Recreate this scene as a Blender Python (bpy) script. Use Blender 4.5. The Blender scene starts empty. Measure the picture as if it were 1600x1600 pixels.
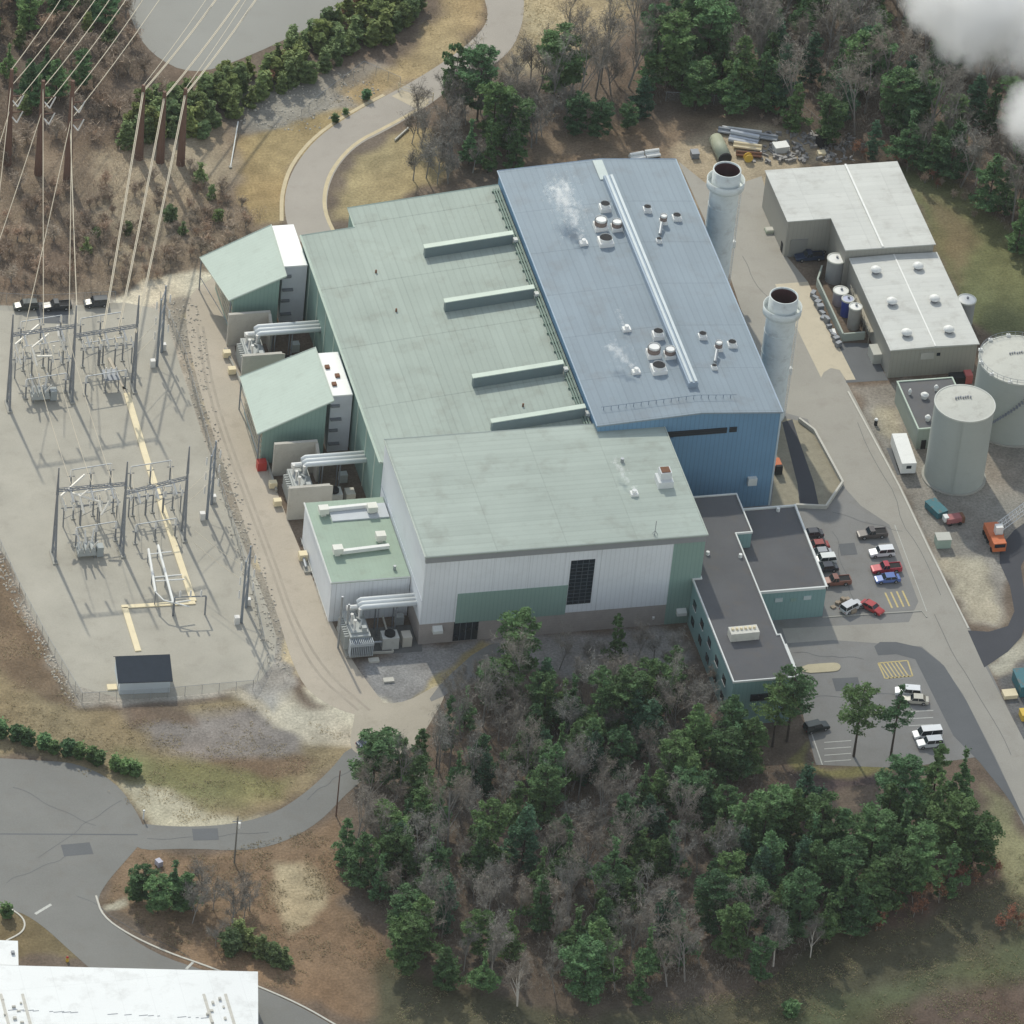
import bpy, math, random
import numpy as np
from mathutils import Vector, Matrix
random.seed(7); rng = np.random.default_rng(7)
sc = bpy.context.scene
COL = sc.collection
# ------------------------------------------------------------ camera (solved from the building edges)
CD, CP, CR, CY = 1398.0, .6605, .1077, .2967
FPX = 8*CD
FW = np.array([math.sin(CY)*math.cos(CP), math.cos(CY)*math.cos(CP), -math.sin(CP)])
RT0 = np.array([math.cos(CY), -math.sin(CY), 0.0]); UP0 = np.cross(RT0, FW)
RT = math.cos(CR)*RT0+math.sin(CR)*UP0; UP = -math.sin(CR)*RT0+math.cos(CR)*UP0
CAM = -CD*FW
cd = bpy.data.cameras.new('camera'); cam = bpy.data.objects.new('camera', cd); COL.objects.link(cam)
cd.sensor_width = 36; cd.lens = FPX/1600*36; cd.clip_start = 5; cd.clip_end = 30000
cam.matrix_world = Matrix(((RT[0], UP[0], -FW[0], CAM[0]), (RT[1], UP[1], -FW[1], CAM[1]), (RT[2], UP[2], -FW[2], CAM[2]), (0, 0, 0, 1)))
sc.camera = cam
# ------------------------------------------------------------ sky, sun, exposure
SUN_EL = math.radians(42); SUN_AZ = math.atan2(-.10, .995)     # azimuth from +Y
SUN_DIR = Vector((math.sin(SUN_AZ)*math.cos(SUN_EL), math.cos(SUN_AZ)*math.cos(SUN_EL), math.sin(SUN_EL)))
w = bpy.data.worlds.new('World'); sc.world = w; w.use_nodes = True
wn = w.node_tree; bg = wn.nodes['Background']
sk = wn.nodes.new('ShaderNodeTexSky'); sk.sky_type = 'NISHITA'; sk.sun_disc = False
sk.sun_elevation = SUN_EL; sk.sun_rotation = SUN_AZ; sk.air_density = 1.7; sk.dust_density = .3
hs = wn.nodes.new('ShaderNodeHueSaturation'); hs.inputs['Saturation'].default_value = .45
wn.links.new(sk.outputs[0], hs.inputs['Color']); wn.links.new(hs.outputs[0], bg.inputs[0]); bg.inputs[1].default_value = .145
sl = bpy.data.lights.new('sun', 'SUN'); sun = bpy.data.objects.new('sun', sl); COL.objects.link(sun)
sl.energy = 2.7; sl.angle = math.radians(1.2); sl.color = (1, .955, .82)
sun.rotation_euler = SUN_DIR.to_track_quat('Z', 'Y').to_euler(); sun.location = SUN_DIR*900
sc.view_settings.view_transform = 'Standard'; sc.view_settings.look = 'None'
sc.view_settings.exposure = 0.12; sc.view_settings.gamma = 1
sc.cycles.diffuse_bounces = 3; sc.cycles.transparent_max_bounces = 12
sc.cycles.volume_bounces = 5; sc.cycles.max_bounces = 7
try: sc.cycles.volume_step_rate = 2.0
except Exception: pass

# ------------------------------------------------------------ map from survey marks to the ground
def ray(px, py): return FW*FPX+RT*(px-800)-UP*(py-800)
def W(px, py, z=0.0):
    v = ray(px, py); return Vector(CAM+v*((z-CAM[2])/v[2]))
def Wy(px, py, y):
    v = ray(px, py); return Vector(CAM+v*((y-CAM[1])/v[1]))
def Wx(px, py, x):
    v = ray(px, py); return Vector(CAM+v*((x-CAM[0])/v[0]))
def PR(p):
    q = np.array(p)-CAM; d = q@FW
    return 800+FPX*(q@RT)/d, 800-FPX*(q@UP)/d
def hat(base, py):                       # height above a base point that reaches picture row py
    z = 0.0
    for _ in range(12): z += (PR((base[0], base[1], z))[1]-py)/6.3
    return z

# ------------------------------------------------------------ object helpers
LOC = {}
def tag(o, label=None, cat=None, group=None, kind=None):
    if label: o['label'] = label
    if cat: o['category'] = cat
    if group: o['group'] = group
    if kind: o['kind'] = kind
    return o
def thing(name, label, cat, loc=(0, 0, 0), group=None, rz=0):
    o = bpy.data.objects.new(name, None); COL.objects.link(o); o.location = loc; o.rotation_euler = (0, 0, rz)
    o.empty_display_size = .3
    LOC[o.name] = Vector(loc); return tag(o, label, cat, group)
class MB:
    def __init__(s): s.v = []; s.f = []; s.sm = False
    def add(s, vs, fs):
        n = len(s.v); s.v += [tuple(v) for v in vs]; s.f += [tuple(i+n for i in f) for f in fs]; return s
    def box(s, x0, x1, y0, y1, z0, z1):
        return s.add([(x0, y0, z0), (x1, y0, z0), (x1, y1, z0), (x0, y1, z0), (x0, y0, z1), (x1, y0, z1), (x1, y1, z1), (x0, y1, z1)],
                     [(3, 2, 1, 0), (4, 5, 6, 7), (0, 1, 5, 4), (1, 2, 6, 5), (2, 3, 7, 6), (3, 0, 4, 7)])
    def cbox(s, c, sx, sy, z0, z1, rz=0):
        ca, sa = math.cos(rz), math.sin(rz)
        P = [(c[0]+x*ca-y*sa, c[1]+x*sa+y*ca) for x, y in ((-sx/2, -sy/2), (sx/2, -sy/2), (sx/2, sy/2), (-sx/2, sy/2))]
        return s.prism(P, z0, z1)
    def prism(s, pts, z0, z1):
        n = len(pts); a = sum(pts[i][0]*pts[(i+1) % n][1]-pts[(i+1) % n][0]*pts[i][1] for i in range(n))
        if a < 0: pts = list(reversed(pts))
        f0 = z0 if callable(z0) else (lambda x, y: z0); f1 = z1 if callable(z1) else (lambda x, y: z1)
        vs = [(p[0], p[1], f0(p[0], p[1])) for p in pts]+[(p[0], p[1], f1(p[0], p[1])) for p in pts]
        fs = [tuple(reversed(range(n))), tuple(range(n, 2*n))]+[(i, (i+1) % n, (i+1) % n+n, i+n) for i in range(n)]
        return s.add(vs, fs)
    def cyl(s, c, r0, r1, z0, z1, n=16, cap=True):
        vs = [(c[0]+r0*math.cos(2*math.pi*i/n), c[1]+r0*math.sin(2*math.pi*i/n), z0) for i in range(n)]
        vs += [(c[0]+r1*math.cos(2*math.pi*i/n), c[1]+r1*math.sin(2*math.pi*i/n), z1) for i in range(n)]
        fs = [(i, (i+1) % n, (i+1) % n+n, i+n) for i in range(n)]
        if cap: fs += [tuple(reversed(range(n))), tuple(range(n, 2*n))]
        return s.add(vs, fs)
    def lathe(s, c, prof, n=24, cap=False):
        vs = []; fs = []
        for r, z in prof: vs += [(c[0]+r*math.cos(2*math.pi*i/n), c[1]+r*math.sin(2*math.pi*i/n), z) for i in range(n)]
        for k in range(len(prof)-1):
            for i in range(n): fs.append((k*n+i, k*n+(i+1) % n, (k+1)*n+(i+1) % n, (k+1)*n+i))
        if cap: fs += [tuple(reversed(range(n))), tuple(range((len(prof)-1)*n, len(prof)*n))]
        return s.add(vs, fs)
    def tube(s, path, r, n=6, r1=None, cap=True):
        path = [Vector(p) for p in path]; m = len(path); vs = []; fs = []
        for k, p in enumerate(path):
            d = (path[min(k+1, m-1)]-path[max(k-1, 0)]).normalized()
            a = d.cross(Vector((0, 0, 1)));
            if a.length < 1e-4: a = Vector((1, 0, 0))
            a.normalize(); b = d.cross(a)
            rr = r if r1 is None else r+(r1-r)*k/(m-1)
            for i in range(n):
                t = 2*math.pi*i/n; vs.append(p+a*rr*math.cos(t)+b*rr*math.sin(t))
        for k in range(m-1):
            for i in range(n): fs.append((k*n+i, k*n+(i+1) % n, (k+1)*n+(i+1) % n, (k+1)*n+i))
        if cap: fs += [tuple(reversed(range(n))), tuple(range((m-1)*n, m*n))]
        return s.add(vs, fs)
    def bar(s, a, b, t):                 # square bar between two points
        return s.tube([a, b], t*.7, 4)
    def build(s, name, mat, parent=None, smooth=False):
        off = LOC.get(parent.name, Vector((0, 0, 0))) if parent else Vector((0, 0, 0))
        me = bpy.data.meshes.new(name)
        me.from_pydata([(v[0]-off[0], v[1]-off[1], v[2]-off[2]) for v in s.v], [], s.f); me.validate()
        if mat: me.materials.append(mat)
        if smooth:
            me.polygons.foreach_set('use_smooth', [len(p.vertices) == 4 for p in me.polygons])
        o = bpy.data.objects.new(name, me); COL.objects.link(o)
        if parent: o.parent = parent
        LOC[o.name] = off.copy(); return o
def children(o): return [c for c in o.children]
def copy_tree(o, parent=None):
    c = o.copy(); COL.objects.link(c)
    if parent: c.parent = parent
    for ch in children(o): copy_tree(ch, c)
    return c
def structure(name, mb, mat): return tag(mb.build(name, mat), kind='structure')

# ------------------------------------------------------------ materials
MATS = {}
def mat(name, col, rough=.8, metal=0., var=.15, scale=.25, fine=0., ribs=None, seams=None, rust=None, objrand=0., dirt=0., spec=.3, panel=None):
    m = bpy.data.materials.new(name); m.use_nodes = True; nt = m.node_tree; N = nt.nodes; L = nt.links
    b = N['Principled BSDF']; b.inputs['Roughness'].default_value = rough; b.inputs['Metallic'].default_value = metal
    b.inputs['Specular IOR Level'].default_value = spec
    tc = N.new('ShaderNodeTexCoord'); co = tc.outputs['Object']
    fac = None
    def math_(op, a, b_=None):
        n = N.new('ShaderNodeMath'); n.operation = op
        for i, x in enumerate((a, b_)):
            if x is None: continue
            if isinstance(x, (int, float)): n.inputs[i].default_value = x
            else: L.new(x, n.inputs[i])
        return n.outputs[0]
    def noise(sc_, det=4, rg=.6):
        n = N.new('ShaderNodeTexNoise'); n.inputs['Scale'].default_value = sc_; n.inputs['Detail'].default_value = det; n.inputs['Roughness'].default_value = rg
        L.new(co, n.inputs['Vector']); return n.outputs['Fac']
    n1 = math_('SUBTRACT', noise(scale), .5); fac = math_('MULTIPLY_ADD', n1, 2*var); nd = fac.node; nd.inputs[2].default_value = 1.0
    if fine:
        n2 = math_('SUBTRACT', noise(3.1, 3, .7), .5); k = math_('MULTIPLY', n2, 2*fine); fac = math_('ADD', fac, k)
    if ribs or seams:
        sp = N.new('ShaderNodeSeparateXYZ'); L.new(co, sp.inputs[0])
    if ribs:                              # (axis, period, depth)
        src = {'x': sp.outputs[0], 'y': sp.outputs[1]}.get(ribs[0])
        if src is None: src = math_('ADD', sp.outputs[0], sp.outputs[1])
        ph = math_('FRACT', math_('DIVIDE', src, ribs[1])); ln = math_('LESS_THAN', ph, .22)
        fac = math_('SUBTRACT', fac, math_('MULTIPLY', ln, ribs[2]))
    if seams:                             # list of (axis, period, width fraction, depth)
        for ax, per, wd, dp in seams:
            src = {'x': sp.outputs[0], 'y': sp.outputs[1], 'z': sp.outputs[2]}[ax]
            ph = math_('FRACT', math_('DIVIDE', src, per)); ln = math_('LESS_THAN', ph, wd)
            fac = math_('SUBTRACT', fac, math_('MULTIPLY', ln, dp))
    if panel:                             # sheet to sheet colour drift
        vm = N.new('ShaderNodeVectorMath'); vm.operation = 'DIVIDE'; L.new(co, vm.inputs[0]); vm.inputs[1].default_value = (panel[0], panel[1], 1e6)
        vf = N.new('ShaderNodeVectorMath'); vf.operation = 'FLOOR'; L.new(vm.outputs[0], vf.inputs[0]); wn_ = N.new('ShaderNodeTexWhiteNoise'); wn_.noise_dimensions = '3D'; L.new(vf.outputs[0], wn_.inputs['Vector'])
        fac = math_('ADD', fac, math_('MULTIPLY', math_('SUBTRACT', wn_.outputs['Value'], .5), 2*panel[2]))
    if objrand:
        oi = N.new('ShaderNodeObjectInfo'); k = math_('MULTIPLY', math_('SUBTRACT', oi.outputs['Random'], .5), 2*objrand); fac = math_('ADD', fac, k)
    mx = N.new('ShaderNodeMix'); mx.data_type = 'RGBA'; mx.blend_type = 'MULTIPLY'; mx.inputs[0].default_value = 1
    mx.inputs[6].default_value = (*col, 1); cc = N.new('ShaderNodeCombineColor')
    for i in range(3): L.new(fac, cc.inputs[i])
    L.new(cc.outputs[0], mx.inputs[7]); out = mx.outputs[2]
    if dirt:
        d = N.new('ShaderNodeMapRange'); d.inputs[1].default_value = .52; d.inputs[2].default_value = .75; L.new(noise(scale*2.3+.05, 5, .65), d.inputs[0])
        m2 = N.new('ShaderNodeMix'); m2.data_type = 'RGBA'; L.new(math_('MULTIPLY', d.outputs[0], dirt), m2.inputs[0]); L.new(out, m2.inputs[6]); m2.inputs[7].default_value = (.16, .13, .10, 1); out = m2.outputs[2]
    if rust:
        d = N.new('ShaderNodeMapRange'); d.inputs[1].default_value = .55; d.inputs[2].default_value = .62; L.new(noise(.9, 4, .6), d.inputs[0])
        m2 = N.new('ShaderNodeMix'); m2.data_type = 'RGBA'; L.new(math_('MULTIPLY', d.outputs[0], rust), m2.inputs[0]); L.new(out, m2.inputs[6]); m2.inputs[7].default_value = (.22, .10, .05, 1); out = m2.outputs[2]
    L.new(out, b.inputs['Base Color']); MATS[name] = m; return m
green_roof = mat('green_metal_roof', (.36, .412, .366), .85, 0, .16, .06, .07, ('x', 1.3, .075), [('y', 19.5, .016, .16), ('x', 6.5, .02, .08)], dirt=.3, panel=(1.3, 19.5, .035))
wing_roof = mat('pale_green_roof', (.41, .46, .41), .85, 0, .15, .07, .07, ('y', 1.4, .06), [('x', 13.7, .014, .12), ('y', 9, .02, .06)], dirt=.3, panel=(13.7, 1.4, .045))
blue_roof = mat('blue_metal_roof', (.265, .318, .362), .8, 0, .16, .05, .07, ('x', 1.3, .065), [('y', 14.0, .016, .14), ('x', 5.2, .02, .08)], dirt=.28, panel=(1.3, 14.0, .03))
blue_wall = mat('blue_metal_wall', (.165, .305, .455), .6, 0, .12, .12, .04, ('s', .9, .14), dirt=.06)
green_wall = mat('green_metal_wall', (.26, .38, .335), .6, 0, .10, .12, .04, ('s', .8, .10))
white_wall = mat('pale_grey_metal_wall', (.78, .81, .84), .6, 0, .09, .1, .04, ('s', .9, .08), [('x', 7.0, .025, .14)], dirt=.10)
fascia_m = mat('grey_fascia_metal', (.30, .31, .32), .5, 0, .1, .5, .03)
brick_m = mat('brown_grey_brick', (.40, .36, .335), .85, 0, .18, .5, .15, None, [('z', .6, .12, .08)])
trim_green = mat('light_green_trim', (.50, .58, .50), .5)
trim_white = mat('white_trim', (.72, .73, .70), .5)
dark_glass = mat('dark_window_glass', (.012, .02, .03), .15, 0, .2, .6, spec=.6)
louver_m = mat('black_louver', (.02, .024, .03), .6, 0, .2, 1, 0, None, [('z', .5, .2, -.9)])
tar_roof = mat('dark_membrane_roof', (.125, .125, .13), .9, 0, .22, .12, .10, dirt=.35)
office_wall = mat('teal_office_wall', (.235, .375, .37), .6, 0, .08, .2, .03, ('s', .8, .09))
white_roof = mat('white_membrane_roof', (.57, .575, .545), .85, 0, .10, .09, .05, ('y', 1.5, .04), [('x', 9.2, .02, .08)], dirt=.3, panel=(9.2, 1.5, .035))
bright_roof = mat('bright_white_roof', (.80, .81, .80), .95, 0, .05, .1, .03, None, [('x', 5.5, .02, .07), ('y', 11, .012, .06)], dirt=.22)
beige_wall = mat('beige_metal_wall', (.36, .35, .31), .6, 0, .08, .15, .03, ('s', .9, .08))
galv = mat('galvanised_steel', (.36, .38, .40), .45, .5, .15, .8, .05)
pole_steel = mat('weathered_pole_steel', (.17, .10, .075), .8, 0, .2, .7, .1)
mast_steel = mat('grey_mast_steel', (.25, .265, .29), .6, .3, .2, .6, .08)
stack_m = mat('stack_pale_steel', (.63, .67, .66), .6, 0, .18, .25, .06, None, [('z', 2.4, .04, .08)], dirt=.3)
soot = mat('stack_soot', (.085, .032, .034), .95)
white_paint = mat('white_painted_metal', (.78, .78, .75), .45, 0, .08, .5, .03, dirt=.12)
tank_m = mat('grey_green_tank_steel', (.40, .43, .40), .6, 0, .08, .12, .03, None, [('z', 2.6, .03, .06)], dirt=.08)
tank_top = mat('pale_tank_roof', (.50, .50, .45), .6, 0, .10, .25, .06, dirt=.28)
concrete = mat('concrete', (.38, .37, .33), .9, 0, .14, .3, .08, dirt=.2)
pale_conc = mat('pale_concrete_curb', (.56, .54, .48), .9, 0, .12, .4, .08, dirt=.15)
trafo = mat('transformer_grey', (.40, .42, .41), .5, 0, .12, .7, .05, dirt=.12)
insul = mat('porcelain_insulator', (.72, .70, .66), .35, 0, .1, 1)
cable = mat('aluminium_cable', (.56, .50, .39), .55, .1, .1, .2)
dark_m = mat('black_rubber', (.02, .02, .022), .8)
cream = mat('cream_cable_trench', (.80, .69, .47), .9, 0, .12, .35, .08)
shingle = mat('dark_blue_shingle', (.035, .045, .06), .9, 0, .2, .8, .12)
shed_wall = mat('white_siding', (.60, .66, .70), .6, 0, .05, .3, 0, None, [('z', .35, .14, .1)])
teal_m = mat('teal_paint', (.05, .17, .20), .5, 0, .15, .6, .05, rust=.4)
blue_paint = mat('deep_blue_plastic', (.03, .06, .30), .4)
orange_m = mat('orange_paint', (.58, .16, .06), .45, 0, .1, .8, .03)
red_m = mat('red_paint', (.45, .05, .04), .45, 0, .1, .6)
rust_m = mat('rusty_steel', (.20, .10, .06), .9, 0, .3, 1.2, .2)
yellow_m = mat('yellow_paint', (.70, .48, .08), .6, 0, .1, .8)
hatch_m = mat('faded_yellow_marking', (.58, .47, .22), .85, 0, .3, 2, .2)
line_m = mat('faded_white_marking', (.52, .52, .48), .85, 0, .3, 2, .2)
# ------------------------------------------------------------ ground: one sheet out to the horizon, soil kinds laid in by survey outlines
def smooth_poly(P, it=2, closed=True):
    for _ in range(it):
        Q = []
        n = len(P); rngk = range(n) if closed else range(n-1)
        if not closed: Q.append(P[0])
        for i in rngk:
            a = P[i]; b = P[(i+1) % n]
            Q.append((a[0]*.75+b[0]*.25, a[1]*.75+b[1]*.25)); Q.append((a[0]*.25+b[0]*.75, a[1]*.25+b[1]*.75))
        if not closed: Q.append(P[-1])
        P = Q
    return P
def gpoly(px, it=0, z=0.0): return smooth_poly([tuple(W(x, y, z)[:2]) for x, y in px], it)
def sdist(X, Y, P):
    P = np.array(P); d2 = np.full(X.shape, 1e9); ins = np.zeros(X.shape, bool); n = len(P)
    for i in range(n):
        ax, ay = P[i]; bx, by = P[(i+1) % n]; dx, dy = bx-ax, by-ay
        t = np.clip(((X-ax)*dx+(Y-ay)*dy)/(dx*dx+dy*dy+1e-9), 0, 1)
        d2 = np.minimum(d2, (X-ax-t*dx)**2+(Y-ay-t*dy)**2)
        c = ((ay > Y) != (by > Y)); xi = ax+(Y-ay)*dx/(dy if abs(dy) > 1e-9 else 1e-9); ins ^= c & (X < xi)
    return np.where(ins, np.sqrt(d2), -np.sqrt(d2))
def vnoise(X, Y, s, seed):
    r = np.random.default_rng(seed); T = r.random((64, 64)); u = X/s; v = Y/s
    i = np.floor(u).astype(int); j = np.floor(v).astype(int); fu = u-i; fv = v-j; fu = fu*fu*(3-2*fu); fv = fv*fv*(3-2*fv)
    g = lambda a, b: T[a % 64, b % 64]
    return (g(i, j)*(1-fu)+g(i+1, j)*fu)*(1-fv)+(g(i, j+1)*(1-fu)+g(i+1, j+1)*fu)*fv-.5
BASE = (.165, .128, .098)
PAINT = [  # (soil colour, outline, edge softness in metres)
 ((.235, .185, .135), [(-60, 215), (120, 230), (200, 215), (330, 180), (440, 300), (470, 400), (300, 470), (-60, 480)], 4),
 ((.36, .30, .215), [(150, 240), (330, 190), (370, 260), (300, 330), (190, 440), (160, 380)], 3),
 ((.165, .125, .095), [(0, 400), (120, 380), (130, 440), (0, 455)], 3),
 ((.30, .27, .225), [(380, 140), (560, 95), (640, 110), (600, 160), (480, 215), (360, 205)], 3),
 ((.345, .26, .135), [(372, 215), (470, 190), (540, 170), (600, 165), (520, 205), (455, 265), (438, 350), (400, 350), (365, 310)], 1.5),
 ((.37, .285, .16), [(540, 135), (640, 80), (690, 10), (700, -40), (775, -40), (752, 40), (720, 80), (640, 130), (570, 165)], 2),
 ((.35, .28, .155), [(530, 285), (560, 240), (640, 200), (680, 200), (690, 290), (560, 330), (520, 345)], 1.5),
 ((.42, .345, .215), [(815, -40), (1000, -40), (985, 20), (940, 70), (860, 100), (800, 110)], 4),
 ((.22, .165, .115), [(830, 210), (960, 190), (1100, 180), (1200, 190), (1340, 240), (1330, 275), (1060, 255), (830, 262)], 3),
 ((.40, .325, .225), [(1055, 235), (1130, 190), (1260, 205), (1300, 250), (1200, 275), (1210, 340), (1170, 330), (1090, 330)], 2),
 ((.145, .152, .075), [(1395, 250), (1470, 275), (1540, 320), (1620, 400), (1640, 500), (1560, 530), (1520, 500), (1455, 375)], 1.5),
 ((.175, .145, .085), [(1440, 300), (1500, 330), (1530, 380), (1500, 440), (1470, 390)], 2.5),
 ((.415, .375, .315), [(-60, 470), (60, 478), (240, 468), (268, 520), (300, 600), (345, 740), (415, 920), (450, 1030), (395, 1080), (125, 1100), (60, 985), (0, 850), (-60, 760)], .8),
 ((.37, .345, .30), [(-60, 540), (10, 640), (70, 800), (150, 960), (190, 1090), (120, 1095), (55, 980), (-60, 760)], 3),
 ((.45, .40, .33), [(130, 480), (235, 475), (290, 620), (340, 780), (300, 900), (230, 700)], 4),
 ((.185, .135, .09), [(-60, 850), (0, 870), (60, 995), (120, 1100), (60, 1095), (-60, 1010)], 2),
 ((.255, .205, .125), [(-60, 1010), (70, 1090), (130, 1105), (210, 1108), (390, 1085), (560, 1145), (555, 1180), (480, 1240), (380, 1285), (240, 1295), (200, 1240), (90, 1185), (-60, 1180)], 1.5),
 ((.215, .205, .10), [(170, 1180), (330, 1180), (470, 1190), (430, 1250), (300, 1255), (215, 1230)], 2.5),
 ((.205, .145, .095), [(300, 1165), (470, 1180), (500, 1200), (430, 1225), (330, 1195)], 2),
 ((.235, .21, .19), [(195, 1108), (300, 1112), (400, 1100), (500, 1150), (470, 1180), (320, 1185), (230, 1160)], 2),
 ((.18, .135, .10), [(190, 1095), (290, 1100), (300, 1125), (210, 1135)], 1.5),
 ((.50, .445, .345), [(355, 1080), (430, 1070), (480, 1100), (550, 1115), (565, 1165), (500, 1170), (420, 1130)], 1.5),
 ((.43, .385, .28), [(200, 1225), (260, 1240), (330, 1270), (410, 1280), (380, 1292), (240, 1300)], 1.5),
 ((.31, .275, .225), [(245, 462), (310, 462), (325, 520), (332, 620), (385, 790), (430, 930), (462, 1060), (440, 1085), (395, 960), (340, 765), (285, 570)], .8),
 ((.36, .345, .315), [(395, 990), (430, 1000), (465, 1070), (430, 1110), (390, 1080)], 1.5),
 ((.58, .52, .40), [(185, 478), (215, 445), (290, 420), (330, 425), (325, 455), (270, 470), (230, 490)], .7),
 ((.56, .47, .31), [(292, 500), (312, 470), (330, 470), (318, 520), (345, 640), (385, 770), (440, 930), (470, 1060), (455, 1050), (425, 930), (375, 775), (330, 650)], .5),
 ((.24, .165, .105), [(160, 1410), (200, 1330), (330, 1330), (450, 1310), (525, 1285), (530, 1400), (640, 1520), (760, 1640), (420, 1545), (300, 1510)], 1.5),
 ((.44, .37, .245), [(425, 1350), (480, 1345), (505, 1390), (495, 1440), (450, 1450), (430, 1400)], 1.5),
 ((.46, .41, .31), [(162, 1412), (195, 1402), (203, 1420), (160, 1424)], .5),
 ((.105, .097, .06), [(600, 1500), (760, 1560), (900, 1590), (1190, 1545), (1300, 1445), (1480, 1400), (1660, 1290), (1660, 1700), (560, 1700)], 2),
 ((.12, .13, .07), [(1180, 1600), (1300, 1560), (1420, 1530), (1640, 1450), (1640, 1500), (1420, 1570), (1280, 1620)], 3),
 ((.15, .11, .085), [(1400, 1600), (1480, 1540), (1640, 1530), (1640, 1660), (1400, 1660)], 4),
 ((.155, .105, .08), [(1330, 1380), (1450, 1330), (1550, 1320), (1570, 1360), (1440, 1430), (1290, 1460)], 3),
 ((.27, .255, .145), [(1543, 1235), (1580, 1290), (1640, 1330), (1640, 1420), (1580, 1400), (1545, 1320)], 1.5),
 ((.275, .25, .215), [(1325, 605), (1400, 590), (1640, 620), (1640, 830), (1585, 860), (1560, 985), (1515, 975), (1410, 765)], 1),
 ((.40, .355, .265), [(1365, 640), (1405, 640), (1420, 700), (1395, 690)], 1.5),
 ((.43, .38, .285), [(1475, 880), (1535, 870), (1558, 930), (1562, 978), (1520, 975), (1490, 920)], 1.5),
 ((.42, .39, .31), [(1540, 1045), (1580, 1015), (1640, 960), (1640, 1010), (1565, 1060)], 1),
 ((.15, .15, .15), [(1565, 1062), (1640, 1010), (1640, 1240), (1600, 1170)], 1),
 ((.285, .275, .265), [(555, 1035), (640, 1015), (760, 995), (1060, 985), (1075, 1045), (900, 1055), (760, 1060), (650, 1110), (590, 1110)], 1.5),
 ((.35, .29, .16), [(640, 1095), (745, 1002), (775, 1006), (700, 1072)], .7),
 ((.62, .56, .43), [(480, 1075), (570, 1085), (640, 1100), (680, 1075), (690, 1085), (640, 1165), (560, 1165)], 1.2),
 ((.235, .21, .095), [(1262, 1150), (1272, 1195), (1410, 1190), (1405, 1215), (1285, 1215), (1240, 1190)], .6),
 ((.10, .075, .07), [(1230, 1200), (1285, 1213), (1405, 1213), (1420, 1230), (1250, 1245)], 1.2),
 ((.19, .15, .085), [(-60, 1440), (40, 1420), (100, 1450), (150, 1490), (-60, 1500)], 1),
 ((.30, .265, .16), [(1213, 655), (1240, 655), (1265, 700), (1300, 790), (1240, 790), (1215, 700)], .8)]
X0, X1, Y0, Y1, RES = -150, 190, -195, 250, .8
gx = np.arange(X0, X1+.1, RES); gy = np.arange(Y0, Y1+.1, RES); GX, GY = np.meshgrid(gx, gy)
wx = GX+vnoise(GX, GY, 3.2, 1)*2.2+vnoise(GX, GY, 9, 2)*3; wy = GY+vnoise(GX, GY, 3.2, 3)*2.2+vnoise(GX, GY, 9, 4)*3
GC = np.empty(GX.shape+(3,)); GC[:] = BASE
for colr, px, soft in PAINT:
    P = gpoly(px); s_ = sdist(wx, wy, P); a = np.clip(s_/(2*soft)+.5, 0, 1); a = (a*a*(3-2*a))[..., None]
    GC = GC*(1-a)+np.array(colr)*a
mot = 1+.30*vnoise(GX, GY, 2.1, 5)+.28*vnoise(GX, GY, 7, 6)+.2*vnoise(GX, GY, 1.1, 8)
GC *= mot[..., None]
tint = vnoise(GX, GY, 11, 9)[..., None]*np.array((.10, 0, -.08)); GC = np.clip(GC*(1+tint), .01, .9)
ny, nx = GX.shape
idx = np.arange(nx*ny).reshape(ny, nx)
gv = np.stack([GX.ravel(), GY.ravel(), np.zeros(nx*ny)], -1)
gf = np.stack([idx[:-1, :-1], idx[:-1, 1:], idx[1:, 1:], idx[1:, :-1]], -1).reshape(-1, 4)
far = 9000                               # skirt to the horizon
ring = [(X0, Y0), (gx[-1], Y0), (gx[-1], gy[-1]), (X0, gy[-1])]
cor = [idx[0, 0], idx[0, -1], idx[-1, -1], idx[-1, 0]]
ext = np.array([(-far, -far, 0), (far, -far, 0), (far, far, 0), (-far, far, 0)], float); n0 = nx*ny
sk_f = np.array([(n0+i, n0+(i+1) % 4, cor[(i+1) % 4], cor[i]) for i in range(4)])
gv = np.concatenate([gv, ext]); gf = np.concatenate([gf, sk_f])
me = bpy.data.meshes.new('ground'); me.vertices.add(len(gv)); me.vertices.foreach_set('co', gv.ravel())
me.loops.add(gf.size); me.loops.foreach_set('vertex_index', gf.ravel().astype(np.int32))
me.polygons.add(len(gf)); me.polygons.foreach_set('loop_start', np.arange(0, gf.size, 4, dtype=np.int32)); me.update(calc_edges=True)
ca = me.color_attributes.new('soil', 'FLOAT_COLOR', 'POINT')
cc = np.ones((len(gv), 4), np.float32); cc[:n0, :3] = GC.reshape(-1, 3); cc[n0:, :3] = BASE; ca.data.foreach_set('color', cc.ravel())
gm = bpy.data.materials.new('soil_and_grass'); gm.use_nodes = True; nt = gm.node_tree; Nn = nt.nodes; Ll = nt.links; bs = Nn['Principled BSDF']
bs.inputs['Roughness'].default_value = .95; bs.inputs['Specular IOR Level'].default_value = .1
at = Nn.new('ShaderNodeVertexColor'); at.layer_name = 'soil'; tc = Nn.new('ShaderNodeTexCoord')
def gnoise(s_, d=4):
    n = Nn.new('ShaderNodeTexNoise'); n.inputs['Scale'].default_value = s_; n.inputs['Detail'].default_value = d; n.inputs['Roughness'].default_value = .75; Ll.new(tc.outputs['Object'], n.inputs['Vector']); return n.outputs['Fac']
mr = Nn.new('ShaderNodeMapRange'); mr.inputs[1].default_value = .3; mr.inputs[2].default_value = .7; mr.inputs[3].default_value = .6; mr.inputs[4].default_value = 1.4; Ll.new(gnoise(1.9, 8), mr.inputs[0])
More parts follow.
